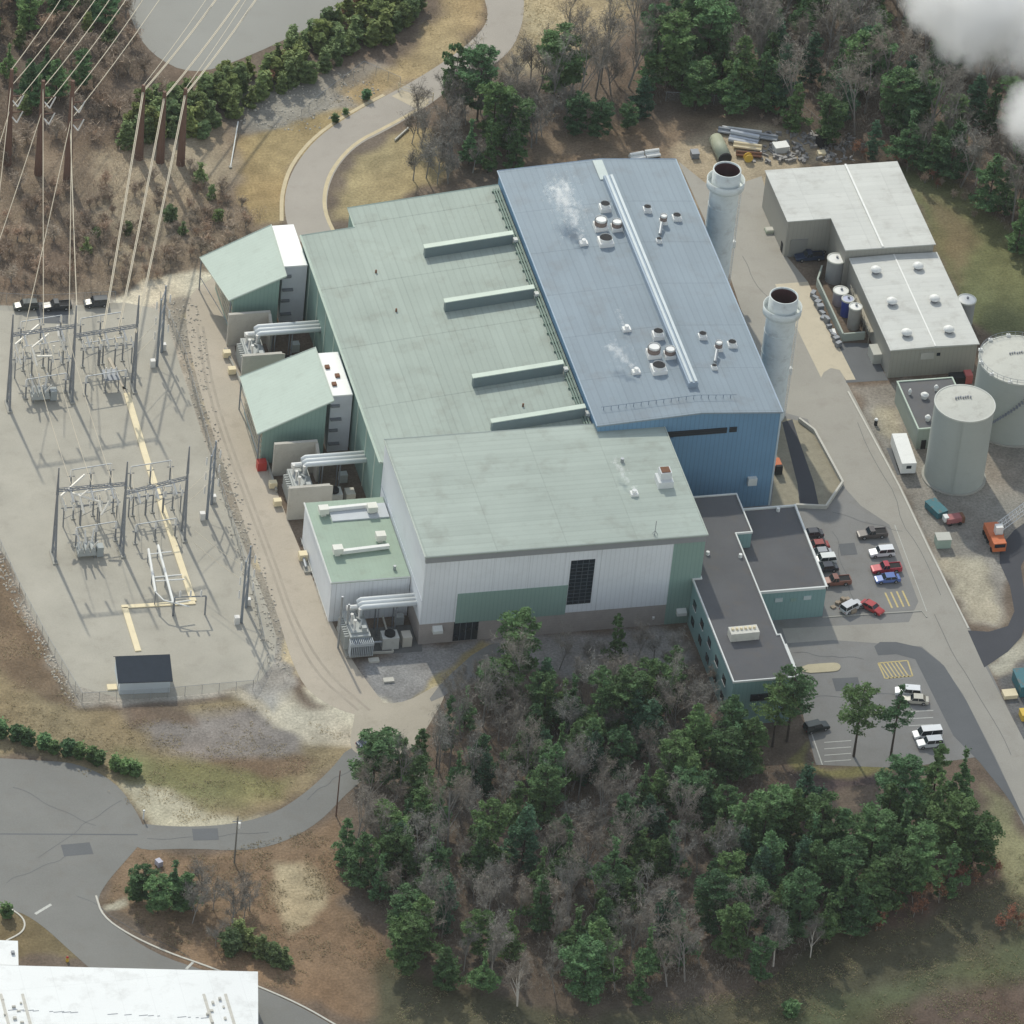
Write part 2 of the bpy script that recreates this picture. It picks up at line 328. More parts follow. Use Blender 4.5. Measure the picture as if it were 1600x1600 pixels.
mxg = Nn.new('ShaderNodeMix'); mxg.data_type = 'RGBA'; mxg.blend_type = 'MULTIPLY'; mxg.inputs[0].default_value = 1
cb = Nn.new('ShaderNodeCombineColor'); [Ll.new(mr.outputs[0], cb.inputs[i]) for i in range(3)]
Ll.new(at.outputs['Color'], mxg.inputs[6]); Ll.new(cb.outputs[0], mxg.inputs[7]); Ll.new(mxg.outputs[2], bs.inputs['Base Color'])
bp = Nn.new('ShaderNodeBump'); bp.inputs['Strength'].default_value = .6; bp.inputs['Distance'].default_value = .25; Ll.new(gnoise(2.2, 5), bp.inputs['Height']); Ll.new(bp.outputs[0], bs.inputs['Normal'])
me.materials.append(gm); ground = bpy.data.objects.new('ground', me); COL.objects.link(ground); tag(ground, kind='structure')

# ------------------------------------------------------------ roads and paved areas
old_asph = mat('worn_grey_asphalt', (.205, .203, .19), .92, 0, .18, .09, .16, dirt=.22)
lot_asph = mat('parking_asphalt', (.235, .23, .22), .92, 0, .22, .10, .16, dirt=.3)
conc_road = mat('light_service_road', (.345, .325, .285), .92, 0, .16, .08, .13, dirt=.22)
tan_road = mat('tan_gravel_road', (.455, .40, .325), .95, 0, .16, .11, .15, dirt=.22)
new_asph = mat('fresh_black_asphalt', (.068, .07, .08), .9, 0, .14, .2, .12)
patch_asph = mat('sealed_dark_asphalt', (.135, .14, .145), .92, 0, .2, .12, .12)
gravel_lot = mat('grey_gravel_lot', (.30, .295, .27), .95, 0, .10, .05, .10, dirt=.10)
ramp_conc = mat('tan_concrete_pad', (.54, .475, .36), .9, 0, .10, .2, .08, dirt=.2)
def sheet(name, px, m, z, it=0):
    P = gpoly(px, it, z)
    a = sum(P[i][0]*P[(i+1) % len(P)][1]-P[(i+1) % len(P)][0]*P[i][1] for i in range(len(P)))
    if a < 0: P = P[::-1]
    mb = MB(); mb.add([(x, y, z) for x, y in P], [tuple(range(len(P)))]); return structure(name, mb, m)
def strip(name, px, wd, m, z, it=2, h=0):
    P = smooth_poly([tuple(W(x, y, z)[:2]) for x, y in px], it, False); L = []; R_ = []
    for i, p in enumerate(P):
        a = Vector(P[max(i-1, 0)]); b = Vector(P[min(i+1, len(P)-1)]); d = (b-a).normalized(); nrm = Vector((-d.y, d.x))
        L.append((p[0]+nrm.x*wd/2, p[1]+nrm.y*wd/2)); R_.append((p[0]-nrm.x*wd/2, p[1]-nrm.y*wd/2))
    mb = MB(); n = len(P)
    if h:
        vs = [(x, y, z0) for z0 in (z, z+h) for x, y in L+R_]; fs = []
        for i in range(n-1):
            fs += [(2*n+i, 3*n+i, 3*n+i+1, 2*n+i+1), (i, 2*n+i, 2*n+i+1, i+1), (n+i+1, 3*n+i+1, 3*n+i, n+i)]
        fs += [(0, n, 3*n, 2*n), (n-1, 3*n-1, 4*n-1, 2*n-1)]
        mb.add(vs, fs)
    else: mb.add([(x, y, z) for x, y in L+R_], [(i, n+i, n+i+1, i+1) for i in range(n-1)])
    return mb.build(name, m)
sheet('gravel_lot', [(178, -60), (205, 35), (235, 85), (300, 118), (380, 92), (470, 50), (560, 5), (600, -60)], gravel_lot, .012, 2)
sheet('curving_road', [(470, 385), (446, 350), (444, 300), (462, 255), (500, 210), (560, 172), (640, 130), (695, 96), (740, 62), (765, 30), (755, -10), (740, -60), (815, -60), (820, 0), (816, 40), (800, 78), (760, 110), (715, 130), (660, 172), (600, 206), (560, 225), (528, 258), (512, 295), (510, 330), (525, 370)], mat('beige_worn_road', (.38, .345, .30), .95, 0, .14, .09, .10, dirt=.15), .014, 2)
for nm, pts in (('road_edge', [(528, 375), (506, 330), (508, 290), (524, 256), (556, 222), (600, 200), (652, 172), (668, 160)]), ('road_edge', [(440, 345), (440, 300), (456, 254), (496, 208), (556, 170), (600, 148)])):
    tag(strip(nm, pts, .8, mat('sandy_verge', (.56, .47, .31), .95, 0, .2, .5, .15), .02), kind='structure')
sheet('road_patch', [(612, 150), (628, 142), (672, 156), (655, 172)], mat('pale_road_patch', (.52, .45, .33), .95, 0, .15, .5, .1), .024)
sheet('gravel_road', [(300, 455), (290, 480), (291, 510), (300, 560), (311, 604), (328, 661), (350, 730), (375, 800), (405, 885), (430, 948), (456, 1035), (480, 1080), (525, 1108), (570, 1120), (605, 1105), (585, 1080), (555, 1040), (525, 985), (500, 930), (470, 862), (445, 800), (420, 735), (400, 670), (378, 595), (362, 520), (365, 460), (345, 425)], tan_road, .018, 2)
sheet('entry_road', [(548, 1162), (520, 1200), (470, 1245), (420, 1275), (350, 1290), (270, 1292), (205, 1285), (205, 1330), (290, 1325), (380, 1330), (440, 1318), (500, 1285), (545, 1235), (600, 1195), (640, 1165)], old_asph, .022, 2)
sheet('gravel_junction', [(560, 1085), (620, 1105), (690, 1066), (700, 1082), (660, 1150), (640, 1172), (600, 1190), (560, 1180), (545, 1165), (552, 1130)], mat('pale_sandy_gravel', (.43, .385, .31), .95, 0, .16, .12, .14, dirt=.2), .026, 2)
sheet('side_road', [(690, 1066), (752, 1010), (800, 1000), (800, 1030), (760, 1040), (700, 1085), (665, 1100)], lot_asph, .030, 1)
sheet('turning_lot', [(-80, 1180), (60, 1188), (120, 1192), (180, 1220), (215, 1270), (230, 1305), (205, 1335), (165, 1380), (150, 1410), (170, 1440), (240, 1490), (330, 1520), (420, 1548), (520, 1600), (600, 1660), (420, 1700), (160, 1530), (120, 1495), (60, 1440), (20, 1420), (-80, 1400)], old_asph, .026, 2)
tag(strip('kerb', [(150, 1400), (160, 1432), (200, 1460), (260, 1488), (330, 1512), (400, 1540), (470, 1570), (530, 1605)], .35, pale_conc, 0, 2, .14), kind='structure')
tag(strip('kerb', [(16, 1420), (34, 1432), (40, 1445), (34, 1458), (10, 1470)], .3, pale_conc, 0, 2, .14), kind='structure')
tag(strip('stop_line', [(55, 1428), (80, 1413)], .55, line_m, .034, 0), kind='structure')
tag(strip('stop_line', [(291, 1514), (303, 1502)], .5, line_m, .034, 0), kind='structure')
sheet('parking_lot', [(1085, 770), (1200, 660), (1215, 640), (1320, 600), (1420, 800), (1520, 990), (1600, 1160), (1640, 1230), (1640, 1350), (1600, 1290), (1545, 1180), (1410, 1200), (1275, 1195), (1245, 1080), (1225, 1010), (1120, 1000)], lot_asph, .014)
sheet('service_road', [(1060, 252), (1120, 300), (1190, 275), (1225, 395), (1262, 440), (1320, 592), (1336, 622), (1412, 768), (1514, 982), (1540, 1042), (1602, 1160), (1640, 1235), (1640, 1365), (1598, 1275), (1554, 1180), (1505, 1085), (1470, 1035), (1440, 1010), (1300, 1000), (1230, 1005), (1222, 982), (1420, 972), (1435, 940), (1390, 820), (1345, 790), (1300, 740), (1262, 655), (1210, 640), (1140, 430)], conc_road, .022)
sheet('sealed_patch', [(1366, 1010), (1375, 1003), (1400, 1003), (1440, 1012), (1475, 1040), (1510, 1095), (1555, 1185), (1605, 1290), (1570, 1240), (1530, 1190), (1490, 1150), (1455, 1080), (1430, 1030), (1400, 1022), (1372, 1024)], patch_asph, .028)
sheet('access_road', [(1512, 985), (1545, 987), (1575, 978), (1585, 955), (1578, 915), (1562, 880), (1562, 855), (1585, 828), (1640, 790), (1640, 830), (1610, 855), (1595, 885), (1600, 920), (1606, 960), (1596, 995), (1575, 1018), (1538, 1043)], new_asph, .026)
sheet('planting_bed', [(1216, 652), (1248, 657), (1272, 675), (1316, 757), (1290, 794), (1205, 794), (1212, 720)], mat('dry_bed_soil', (.30, .27, .20), .95, 0, .3, .5, .25, dirt=.3), .032)
sheet('narrow_path', [(1222, 660), (1238, 655), (1250, 692), (1272, 755), (1280, 792), (1250, 792), (1246, 756), (1232, 700)], new_asph, .040)
sheet('dark_paving', [(1312, 536), (1358, 536), (1388, 594), (1322, 598)], patch_asph, .028)
sheet('concrete_pad', [(1211, 444), (1262, 440), (1300, 520), (1337, 593), (1322, 594), (1312, 578), (1298, 575), (1287, 582), (1283, 590)], ramp_conc, .034)
sheet('transformer_yard', [(540, 985), (655, 975), (660, 1018), (550, 1025), (525, 960)], mat('dark_gravel', (.15, .15, .145), .95, 0, .2, 1, .2), .03)
tag(strip('kerb', [(1325, 612), (1405, 760), (1450, 855), (1513, 982)], .35, pale_conc, 0, 0, .15), kind='structure')
tag(strip('kerb', [(1285, 965), (1360, 960), (1440, 955), (1448, 965)], .3, concrete, 0, 0, .14), kind='structure')
# painted markings
def marks(name, lines, wd, m, z):
    mb = MB()
    for a, b in lines:
        p = W(*a, z); q = W(*b, z); d = (q-p).normalized(); n = Vector((-d.y, d.x, 0))*wd/2
        mb.add([p+n, p-n, q-n, q+n], [(0, 1, 2, 3)])
    return structure(name, mb, m)
hl = [((1372+i*6.0, 1036-i*.3), (1383+i*6.0, 1060-i*.4)) for i in range(9)]
marks('hatch_marking', [((1372, 1036), (1418, 1032)), ((1383, 1060), (1426, 1056)), ((1372, 1036), (1383, 1060)), ((1418, 1032), (1426, 1056))]+[((1374+i*6, 1036-i*.5), (1374+i*6+16, 1060-i*.5)) for i in range(6)], .28, hatch_m, .040)
marks('hatch_marking', [((1383+i*9, 926-i), (1394+i*9, 950-i)) for i in range(4)], .35, hatch_m, .036)
marks('bay_marking', [((1288, 1160+i*10), (1330, 1157+i*10)) for i in range(4)]+[((1420, 1112+i*11), (1458, 1110+i*11)) for i in range(3)]+[((1262, 1128), (1285, 1195))], .22, line_m, .036)
marks('bay_marking', [((1398, 820), (1448, 955))], .12, line_m, .036)
marks('crack_seal', [((0, 1303), (215, 1304))], .35, patch_asph, .034)
isl = MB(); isl.prism(gpoly([(1250, 1040), (1300, 1036), (1310, 1037), (1314, 1042), (1311, 1048), (1302, 1050), (1254, 1053)], 1), 0, .16); structure('traffic_island', isl, mat('tan_island', (.50, .44, .30), .9, 0, .15, .4, .1))
sheet('gravel_yard', [(-80, 473), (60, 480), (238, 470), (266, 520), (284, 580), (338, 745), (408, 920), (440, 1020), (395, 1078), (128, 1098), (62, 985), (2, 850), (-80, 760)], mat('yard_gravel', (.40, .376, .318), .95, 0, .26, .09, .16, dirt=.2), .008, 1)
def wiggle(a, b, n=7, amp=6):
    return [(a[0]+(b[0]-a[0])*i/n+random.uniform(-amp, amp)*(0 < i < n), a[1]+(b[1]-a[1])*i/n+random.uniform(-amp, amp)*.6*(0 < i < n)) for i in range(n+1)]
for a, b in (((20, 1230), (150, 1290)), ((60, 1340), (190, 1250)), ((10, 1380), (120, 1330)), ((120, 1400), (300, 1500)), ((230, 1310), (420, 1300)), ((480, 1250), (560, 1190)), ((1300, 830), (1345, 960)), ((1240, 1020), (1350, 1030)), ((1270, 1090), (1400, 1085)), ((1340, 660), (1470, 930)), ((1460, 960), (1580, 1180)), ((1160, 400), (1230, 520)), ((1410, 830), (1300, 800))):
    tag(strip('crack_seal', wiggle(a, b), .09, patch_asph, .044, 1), kind='structure')
for P in ([(95, 1320), (140, 1316), (146, 1334), (100, 1338)], [(300, 1295), (340, 1294), (342, 1312), (302, 1313)], [(1300, 1060), (1340, 1058), (1346, 1078), (1306, 1080)], [(1385, 700), (1402, 699), (1420, 740), (1402, 742)], [(1310, 850), (1335, 848), (1340, 866), (1314, 868)]): sheet('asphalt_patch', P, patch_asph, .042)
for off in (0, 9): tag(strip('wheel_track', [(308+off, 510), (322+off, 600), (350+off, 690), (395+off, 810), (425+off, 890), (450+off, 965), (490+off*2, 1050), (560+off*2, 1110)], .55, mat('packed_gravel', (.38, .335, .275), .95, 0, .25, .3, .15), .036), kind='structure')
# cream cable trench lids in the switchyard
def trench(pts, wd):
    return tag(strip('cable_trench', pts, wd, cream, 0, 0, .22), kind='structure')
trench([(198, 615), (228, 715), (262, 820), (302, 940)], 1.25); trench([(305, 942), (190, 949)], 1.0); trench([(195, 950), (216, 1018)], 1.15)
tag(strip('cable_trench', [(170, 560), (198, 615)], .6, mat('dusty_trench_lid', (.52, .46, .37), .9), 0, 0, .2), kind='structure')
# riprap stones
mb = MB(); rp = [gpoly([(250, 466), (305, 466), (322, 520), (330, 620), (383, 790), (428, 930), (455, 1060), (420, 1040), (395, 960), (340, 765), (285, 570)]), gpoly([(385, 150), (560, 105), (600, 150), (480, 210), (370, 195)]), gpoly([(0, 860), (60, 985), (125, 1095), (105, 1095), (45, 990), (0, 905)])]
for P, cnt in zip(rp, (620, 260, 220)):
    xs = [p[0] for p in P]; ys = [p[1] for p in P]; k = 0
    while k < cnt:
        x = random.uniform(min(xs), max(xs)); y = random.uniform(min(ys), max(ys))
        if sdist(np.array([x]), np.array([y]), P)[0] < 0: continue
        r = random.uniform(.12, .34); a0 = random.random()*6; vs = []
        for j in range(5): vs.append((x+r*math.cos(a0+j*1.257)*random.uniform(.7, 1.2), y+r*math.sin(a0+j*1.257)*random.uniform(.7, 1.2), 0))
        t = [(x+(v[0]-x)*.55+random.uniform(-.05, .05), y+(v[1]-y)*.55, r*random.uniform(.5, .9)) for v in vs]
        mb.add(vs+t, [(5, 6, 7, 8, 9)]+[(j, (j+1) % 5, (j+1) % 5+5, j+5) for j in range(5)]); k += 1
o = mb.build('riprap', mat('riprap_stone', (.50, .46, .39), .95, 0, .3, .6, .2)); tag(o, 'grey broken stones heaped along the switchyard bank', 'stones', kind='stuff')
# ------------------------------------------------------------ the plant: halls
def hollow(mb, pts, z0, z1):             # walls only
    return mb.prism(pts, z0, z1)
def parapet(mb, P, z, wd=.35, h=.45):
    n = len(P)
    for i in range(n):
        a = Vector(P[i]); b = Vector(P[(i+1) % n]); d = (b-a).normalized(); c = (a+b)/2; L_ = (b-a).length
        mb.cbox((c.x, c.y), L_+wd*.98, wd, z, z+h+.004*i, math.atan2(d.y, d.x))
    return mb
zs = lambda x, y=0: 16+(x+27.5)*.108
# green turbine hall ------------------------------------------------------
hall = thing('turbine_hall', 'largest hall with wide pale green metal roof and four long roof monitors', 'building', (-5, 35, 0))
A_ = [(-27.5, -1.6), (14.1, -1.6), (14.1, 79.5), (-16.6, 79.5), (-16.6, 72.8), (-27.5, 72.8)]
MB().prism(A_, 0, lambda x, y: zs(x)-.25).build('wall', green_wall, hall)
E_ = [(-27.9, -1.5), (14.1, -1.5), (14.1, 79.9), (-17.0, 79.9), (-17.0, 73.2), (-27.9, 73.2)]
MB().prism(E_, lambda x, y: zs(x)-.24, lambda x, y: zs(x)+.05).build('roof', green_roof, hall)
mb = MB(); mb.tube([(-27.95, -1.5, zs(-27.9)+.05), (-27.95, 73.25, zs(-27.9)+.05)], .28, 4)
mb.tube([(-28, 73.25, zs(-28)+.05), (-17, 73.25, zs(-17)+.05)], .16, 4); mb.tube([(-17.02, 73.2, zs(-17)+.05), (-17.02, 79.9, zs(-17)+.05), (14, 79.9, zs(14)+.05)], .16, 4)
mb.build('eave_trim', trim_green, hall)
mon_y = [60.6, 42.3, 17.4, 2.9]
for y in mon_y:
    xa, xb = (-5.6, 12.3) if y > 3 else (-5.2, 13.2)
    m = MB(); m.prism([(xa, y-.9), (xb, y-.9), (xb, y+.35), (xa, y+.35)], lambda x, yy: zs(x)+.04, lambda x, yy: zs(x)+2.2).build('roof_monitor', galv if False else mat('monitor_grey_metal', (.155, .20, .21), .5, 0, .1, .4, .03), hall)
    c_ = MB(); c_.prism([(xa-.15, y-.7), (xb+.15, y-.7), (xb+.15, y+.6), (xa-.15, y+.6)], lambda x, yy: zs(x)+2.20, lambda x, yy: zs(x)+2.4); c_.build('monitor_cap', trim_green, hall)
    MB().cbox((xb+.6, y-.6), .9, 1.0, zs(xb), zs(xb)+1.2).build('vent_box', trim_white, hall)
    rl = MB()
    for k in range(10):
        x = xa+3+k*(xb-xa-3)/9; rl.bar((x, y+2.3, zs(x)), (x, y+2.3, zs(x)+1.0), .05)
    rl.bar((xa+3, y+2.3, zs(xa+3)+1), (xb, y+2.3, zs(xb)+1), .05); rl.build('guard_rail', galv, hall)
mb = MB()                                # pipe rack and walkway in the valley beside the blue hall
for dx, r in ((12.6, .16), (13.1, .2), (13.6, .14)): mb.tube([(dx, -1, zs(dx)+.5), (dx, 78, zs(dx)+.5)], r, 5)
for k in range(27): mb.box(12.2, 13.9, k*3-.6, k*3-.4, zs(12.9)-.1, zs(12.9)+.42)
mb.build('roof_pipe_rack', mat('weathered_green_steel', (.20, .27, .23), .7, .1, .2, .6, .1), hall)
for x, y in ((-16, 57.5), (-14.8, 44.2), (2.5, 8.5)): MB().cyl((x, y), .22, .2, zs(x), zs(x)+.7, 8).build('vent_pipe', rust_m, hall)
# west wall details: dark door row near ground and pilasters
mb = MB()
for k in range(9): mb.box(-27.62, -27.5, 4+k*7.6, 4.35+k*7.6, 0, 15.6)
mb.build('pilaster', trim_green, hall)

# blue boiler hall ---------------------------------------------------------
bx0, bx1, by0, by1 = 14.2, 50.9, -4.1, 80.5; bz = 23.3; rdg = 35.0
bzf = lambda x, y=0: bz+1.3-(abs(x-rdg)/(rdg-bx0 if x < rdg else bx1-rdg))*1.3
boil = thing('boiler_hall', 'tall blue metal hall with low gable blue roof and long ridge ventilator', 'building', (32, 38, 0))
MB().prism([(bx0, by0), (rdg, by0), (bx1, by0), (bx1, by1), (rdg, by1), (bx0, by1)], 0, lambda x, y: bzf(x)-.35).build('wall', blue_wall, boil)
rf = MB()
for a, b in ((bx0-.25, rdg), (rdg, bx1+.35)):
    rf.prism([(a, by0-.3), (b, by0-.3), (b, by1+.3), (a, by1+.3)], lambda x, y: bzf(x)-.34, lambda x, y: bzf(x))
roofB = rf.build('roof', blue_roof, boil)
mb = MB(); e = .12
for x in (bx0-.3, bx1+.4): mb.tube([(x, by0-.3, bzf(x)), (x, by1+.3, bzf(x))], .14, 4)
mb.tube([(bx0-.25, by1+.35, bzf(bx0)), (rdg, by1+.35, bzf(rdg)), (bx1+.35, by1+.35, bzf(bx1))], .12, 4)
mb.build('edge_trim', mat('pale_blue_trim', (.42, .50, .58), .5), boil)
mb = MB(); mb.prism([(rdg-1.0, 3.6), (rdg+1.0, 3.6), (rdg+1.0, 73.4), (rdg-1.0, 73.4)], bzf(rdg)-.1, bzf(rdg)+1.2)
rv = mb.build('ridge_ventilator', mat('ventilator_blue_grey', (.30, .37, .45), .5, .1, .12, .3), boil)
MB().box(rdg-.62, rdg-.12, 3.8, 73.2, bzf(rdg)+1.2, bzf(rdg)+1.42).box(rdg+.3, rdg+.85, 3.8, 73.2, bzf(rdg)+1.2, bzf(rdg)+1.5).build('ventilator_cap', mat('cap_pale', (.48, .53, .55), .5, .2), rv)
MB().box(rdg-1.5, rdg+.5, 73.6, 80.3, bzf(rdg), bzf(rdg)+.12).build('ridge_cap', mat('cap_green_white', (.5, .56, .54), .5), boil)
g = MB()
for k in range(18): g.box(bx0+2+k*1.5, bx0+2.1+k*1.5, by0+4.2, by0+4.3, bzf(bx0+2+k*1.5)-.05, bzf(bx0+2+k*1.5)+.9)
g.tube([(bx0+1.5, by0+4.25, bzf(bx0+1.5)+.85), (rdg, by0+4.25, bzf(rdg)+.85), (bx1-8, by0+4.25, bzf(bx1-8)+.85)], .05, 4); g.build('guard_rail', mat('dark_blue_rail', (.15, .2, .27), .6), boil)
MB().box(27.4, 40.4, by0-.14, by0+.1, 19.0, 20.3).build('louver_band', louver_m, boil); MB().box(40.9, 42.4, by0-.14, by0+.1, 19.1, 20.3).build('louver', louver_m, boil)
MB().box(45.9, 47.7, by0-.9, by0+.1, 5.9, 7.6).build('wall_vent_hood', trim_white, boil)
MB().box(29.0, 29.6, by0-.5, by0+.1, 8, 18.9).build('downpipe', blue_wall, boil)
MB().box(50.9, 51.25, by0-.05, by0+.4, 0, 23).build('corner_trim', mat('corner_pale', (.5, .58, .62), .5), boil)
fan_band = mat('fan_band_brown', (.22, .17, .15), .6)
white_fan = mat('white_fan_housing', (.80, .80, .78), .45, 0, .06, .6)
def roof_fan(px, py, s, h=1.5, tall=False, parent=None):
    p = W(px, py, 24.2); z = bzf(p.x)
    p = W(px, py, z+h)
    f = MB().cbox((p.x, p.y), s*1.25, s*1.25, z-.1, z+h*.55); f.cyl((p.x, p.y), s*.52, s*.58, z+h*.55, z+h*(1.5 if tall else 1.0), 16, cap=False)
    fo = f.build('roof_fan', white_fan, parent)
    if tall: MB().cyl((p.x, p.y), s*.60, s*.62, z+h*.56, z+h*1.2, 16, cap=False).build('fan_band', fan_band, fo)
    MB().cyl((p.x, p.y), s*.50, s*.50, z+h*.60, z+h*(1.35 if tall else .92), 16).build('fan_opening', dark_m if not tall else white_fan, fo)
for dx, dy in ((0, 0), (83, 199)):
    for px, py, s, h, tl in ((946, 317, 1.7, 1.7, 0), (939, 346, 2.1, 1.6, 1), (964, 349, 1.7, 1.4, 1), (947, 370, 2.3, 1.6, 0), (1012, 322, 1.3, 1.3, 0), (1037, 340, 1.2, 1.4, 1), (1058, 335, 1.4, 1.2, 0), (1030, 372, .9, 1.0, 0)):
        roof_fan(px+dx*(1 if px < 990 else 1.04), py+dy*(1 if px < 990 else .995), s, h, bool(tl), boil)
    a = W(1031+dx*1.04, 366+dy, 24.6); b = W(1034+dx*1.04, 348+dy, 25.2); MB().tube([a, b], .35, 8).build('roof_duct', galv, boil)
VENTS = [(912, 379), (994, 580), (979, 514)]
for px, py in VENTS:
    p = W(px, py, 24.4); z = bzf(p.x); f = MB().cbox((p.x, p.y), 1.6, 1.3, z-.1, z+.55).cyl((p.x, p.y), .45, .45, z+.55, z+1.2, 12); f.build('steam_vent', white_fan, boil)

# white and green front hall ----------------------------------------------------
wx0, wx1, wy0, wy1, wz = -27.4, 27.4, -37.8, -1.7, 21.6
fh = thing('front_hall', 'pale green roofed hall with pale grey and green front and tall dark window', 'building', (0, -20, 0))
MB().box(wx0+.1, wx1-.1, wy0+.1, wy1, 0, 4.95).build('brick_base', brick_m, fh)
MB().prism([(wx0, wy0), (21.2, wy0), (21.2, wy1), (wx0, wy1)], 4.95, wz-.3).build('wall', white_wall, fh)
MB().prism([(21.2, wy0+.003), (wx1, wy0+.003), (wx1, wy1), (21.2, wy1)], 0.05, wz-.3).build('wall', green_wall, fh)
MB().box(wx0-.05, wx1+.05, wy0-.12, wy0+.5, 19.9, wz-.28).build('fascia', fascia_m, fh)
MB().box(wx0-.3, wx1+.3, wy0-.3, wy1+.1, wz-.28, wz+.05).build('roof', wing_roof, fh)
MB().tube([(wx0-.3, wy0-.3, wz+.05), (wx0-.3, wy1+.1, wz+.05), (wx1+.3, wy1+.1, wz+.05), (wx1+.3, wy0-.3, wz+.05), (wx0-.3, wy0-.3, wz+.05)], .13, 4).build('roof_trim', mat('pale_roof_trim', (.56, .60, .54), .5), fh)
MB().box(-20.5, 1.1, wy0-.06, wy0+.2, 4.6, 11.8).build('green_panel', green_wall, fh)
tw = MB().box(1.2, 5.9, wy0-.10, wy0+.2, 7.0, 17.7).build('tall_window', dark_glass, fh)
m = MB()
for k in range(1, 12): m.box(1.2, 5.9, wy0-.16, wy0-.08, 7+k*.89-.05, 7+k*.89+.05)
for k in range(1, 4): m.box(1.2+k*1.175-.05, 1.2+k*1.175+.05, wy0-.165, wy0-.075, 7, 17.7)
m.build('window_bars', mat('window_bar_dark', (.08, .10, .12), .5), tw)
rd = MB().box(-20.6, -15.8, wy0-.02, wy0+.3, .25, 4.75).build('roller_door', dark_glass, fh)
m = MB()
for k in range(1, 4): m.box(-20.6+k*1.2-.05, -20.6+k*1.2+.05, wy0-.08, wy0, .3, 4.7)
m.build('door_frame', mat('door_bar', (.12, .14, .16), .5), rd)
for px, py in ((683, 982), (808, 972), (1064, 954)):
    p = Wy(px, py, wy0); MB().prism([(p.x-.95, wy0-1.0), (p.x+.95, wy0-1.0), (p.x+.95, wy0+.15), (p.x-.95, wy0+.15)], lambda x, y: p.z-.6, lambda x, y: p.z+.6+(y-wy0)*.5).build('wall_vent_hood', trim_white, fh)
MB().cyl((18.9, wy0-.05), .25, .25, 1.7, 2.2, 10).build('wall_lamp', white_paint, fh)
p = W(1038, 748, wz+1.2); u = MB().cbox((p.x, p.y), 3.0, 3.2, wz, wz+1.5).cbox((p.x+.1, p.y+.3), 2.2, 2.2, wz+1.5, wz+3.1); ao = u.build('rooftop_air_unit', mat('air_unit_pale', (.66, .68, .68), .5, 0, .1, .7), fh)
MB().cbox((p.x+.1, p.y+.3), 1.7, 1.7, wz+3.1, wz+3.25).build('unit_grille', rust_m, ao)
p = W(991, 770, wz+.5); MB().cbox((p.x, p.y), 1.5, 1.3, wz, wz+.6).cyl((p.x, p.y), .45, .45, wz+.6, wz+1.2, 12).build('steam_vent', white_fan, fh)
FRONT_VENT = (p.x, p.y, wz+1.2)
p = W(972, 722, wz); MB().cyl((p.x, p.y), .35, .35, wz, wz+.9, 10).build('vent_pipe', galv, fh)
p = W(1023, 836, wz); m = MB()
for a in range(3): m.bar((p.x+math.cos(a*2.1)*.6, p.y+math.sin(a*2.1)*.6, wz), (p.x, p.y, wz+1.1), .07)
m.bar((p.x, p.y, wz), (p.x, p.y, wz+3.4), .09); m.build('antenna_mast', mast_steel, fh)
MB().box(wx0-.07, wx0+.05, wy0, wy1, 10.5, 10.75).build('wall_band', mat('band_pale', (.52, .55, .60), .5), fh)

# low annex with white roof ducts -------------------------------------------------
an = thing('low_annex', 'low flat green roofed annex with white roof ducts against pale grey hall', 'building', (-35, -16, 0))
ax0, ax1, ay0, ay1, az = -42.9, -27.55, -28.8, -4.2, 9.5
MB().box(ax0, ax1, ay0, ay1, 0, az-.2).build('wall', white_wall, an)
MB().box(ax0-.15, ax1, ay0-.15, ay1+.15, az-.19, az+.06).build('roof', mat('annex_green_roof', (.30, .39, .31), .55, 0, .16, .15, .05, ('x', .9, .03), dirt=.2), an)
MB().tube([(ax0-.15, ay1+.15, az+.08), (ax0-.15, ay0-.15, az+.08), (ax1, ay0-.15, az+.08)], .17, 4).build('roof_trim', trim_white, an)
MB().box(ax0+4, ax1-.1, ay1-6.4, ay1-2.0, az+.06, az+.35).build('raised_deck', mat('pale_deck', (.52, .55, .58), .6), an)
for (pa, pb, boxes) in (((508, 796), (588, 788), ((506, 793), (582, 790))), ((534, 862), (608, 853), ((528, 855), (595, 834)))):
    a = W(*pa, az+.8); b = W(*pb, az+.8); MB().cbox(((a.x+b.x)/2, (a.y+b.y)/2), (b-a).length, .75, az+.4, az+1.15, math.atan2(b.y-a.y, b.x-a.x)).build('roof_duct', white_paint, an)
    for q in boxes:
        c = W(*q, az+1.9); MB().cbox((c.x, c.y), 1.9, 1.6, az+.8, az+2.0).cbox((c.x, c.y), 1.0, .9, az+.05, az+.8).build('duct_cowl', mat('cowl_cream', (.74, .73, .66), .5), an)
c = W(617, 884, az+1); MB().cyl((c.x, c.y), .3, .3, az, az+1.0, 8).build('vent_pipe', galv, an)
for px, b in ((528, 1012), (540, 1005)):
    p = W(px, b, 0); MB().tube([(p.x, p.y, 0), (p.x, p.y, 12.5 if px < 530 else 9.5)], .22, 8).build('vent_pipe', galv, an)
m = MB()
for k in range(14): m.bar((ax0-.3, ay0+1+k*1.75, 0), (ax0-.3, ay0+1+k*1.75, 1.1), .05)
m.bar((ax0-.3, ay0, 1.1), (ax0-.3, ay1, 1.1), .06); m.build('guard_rail', trim_white, an)

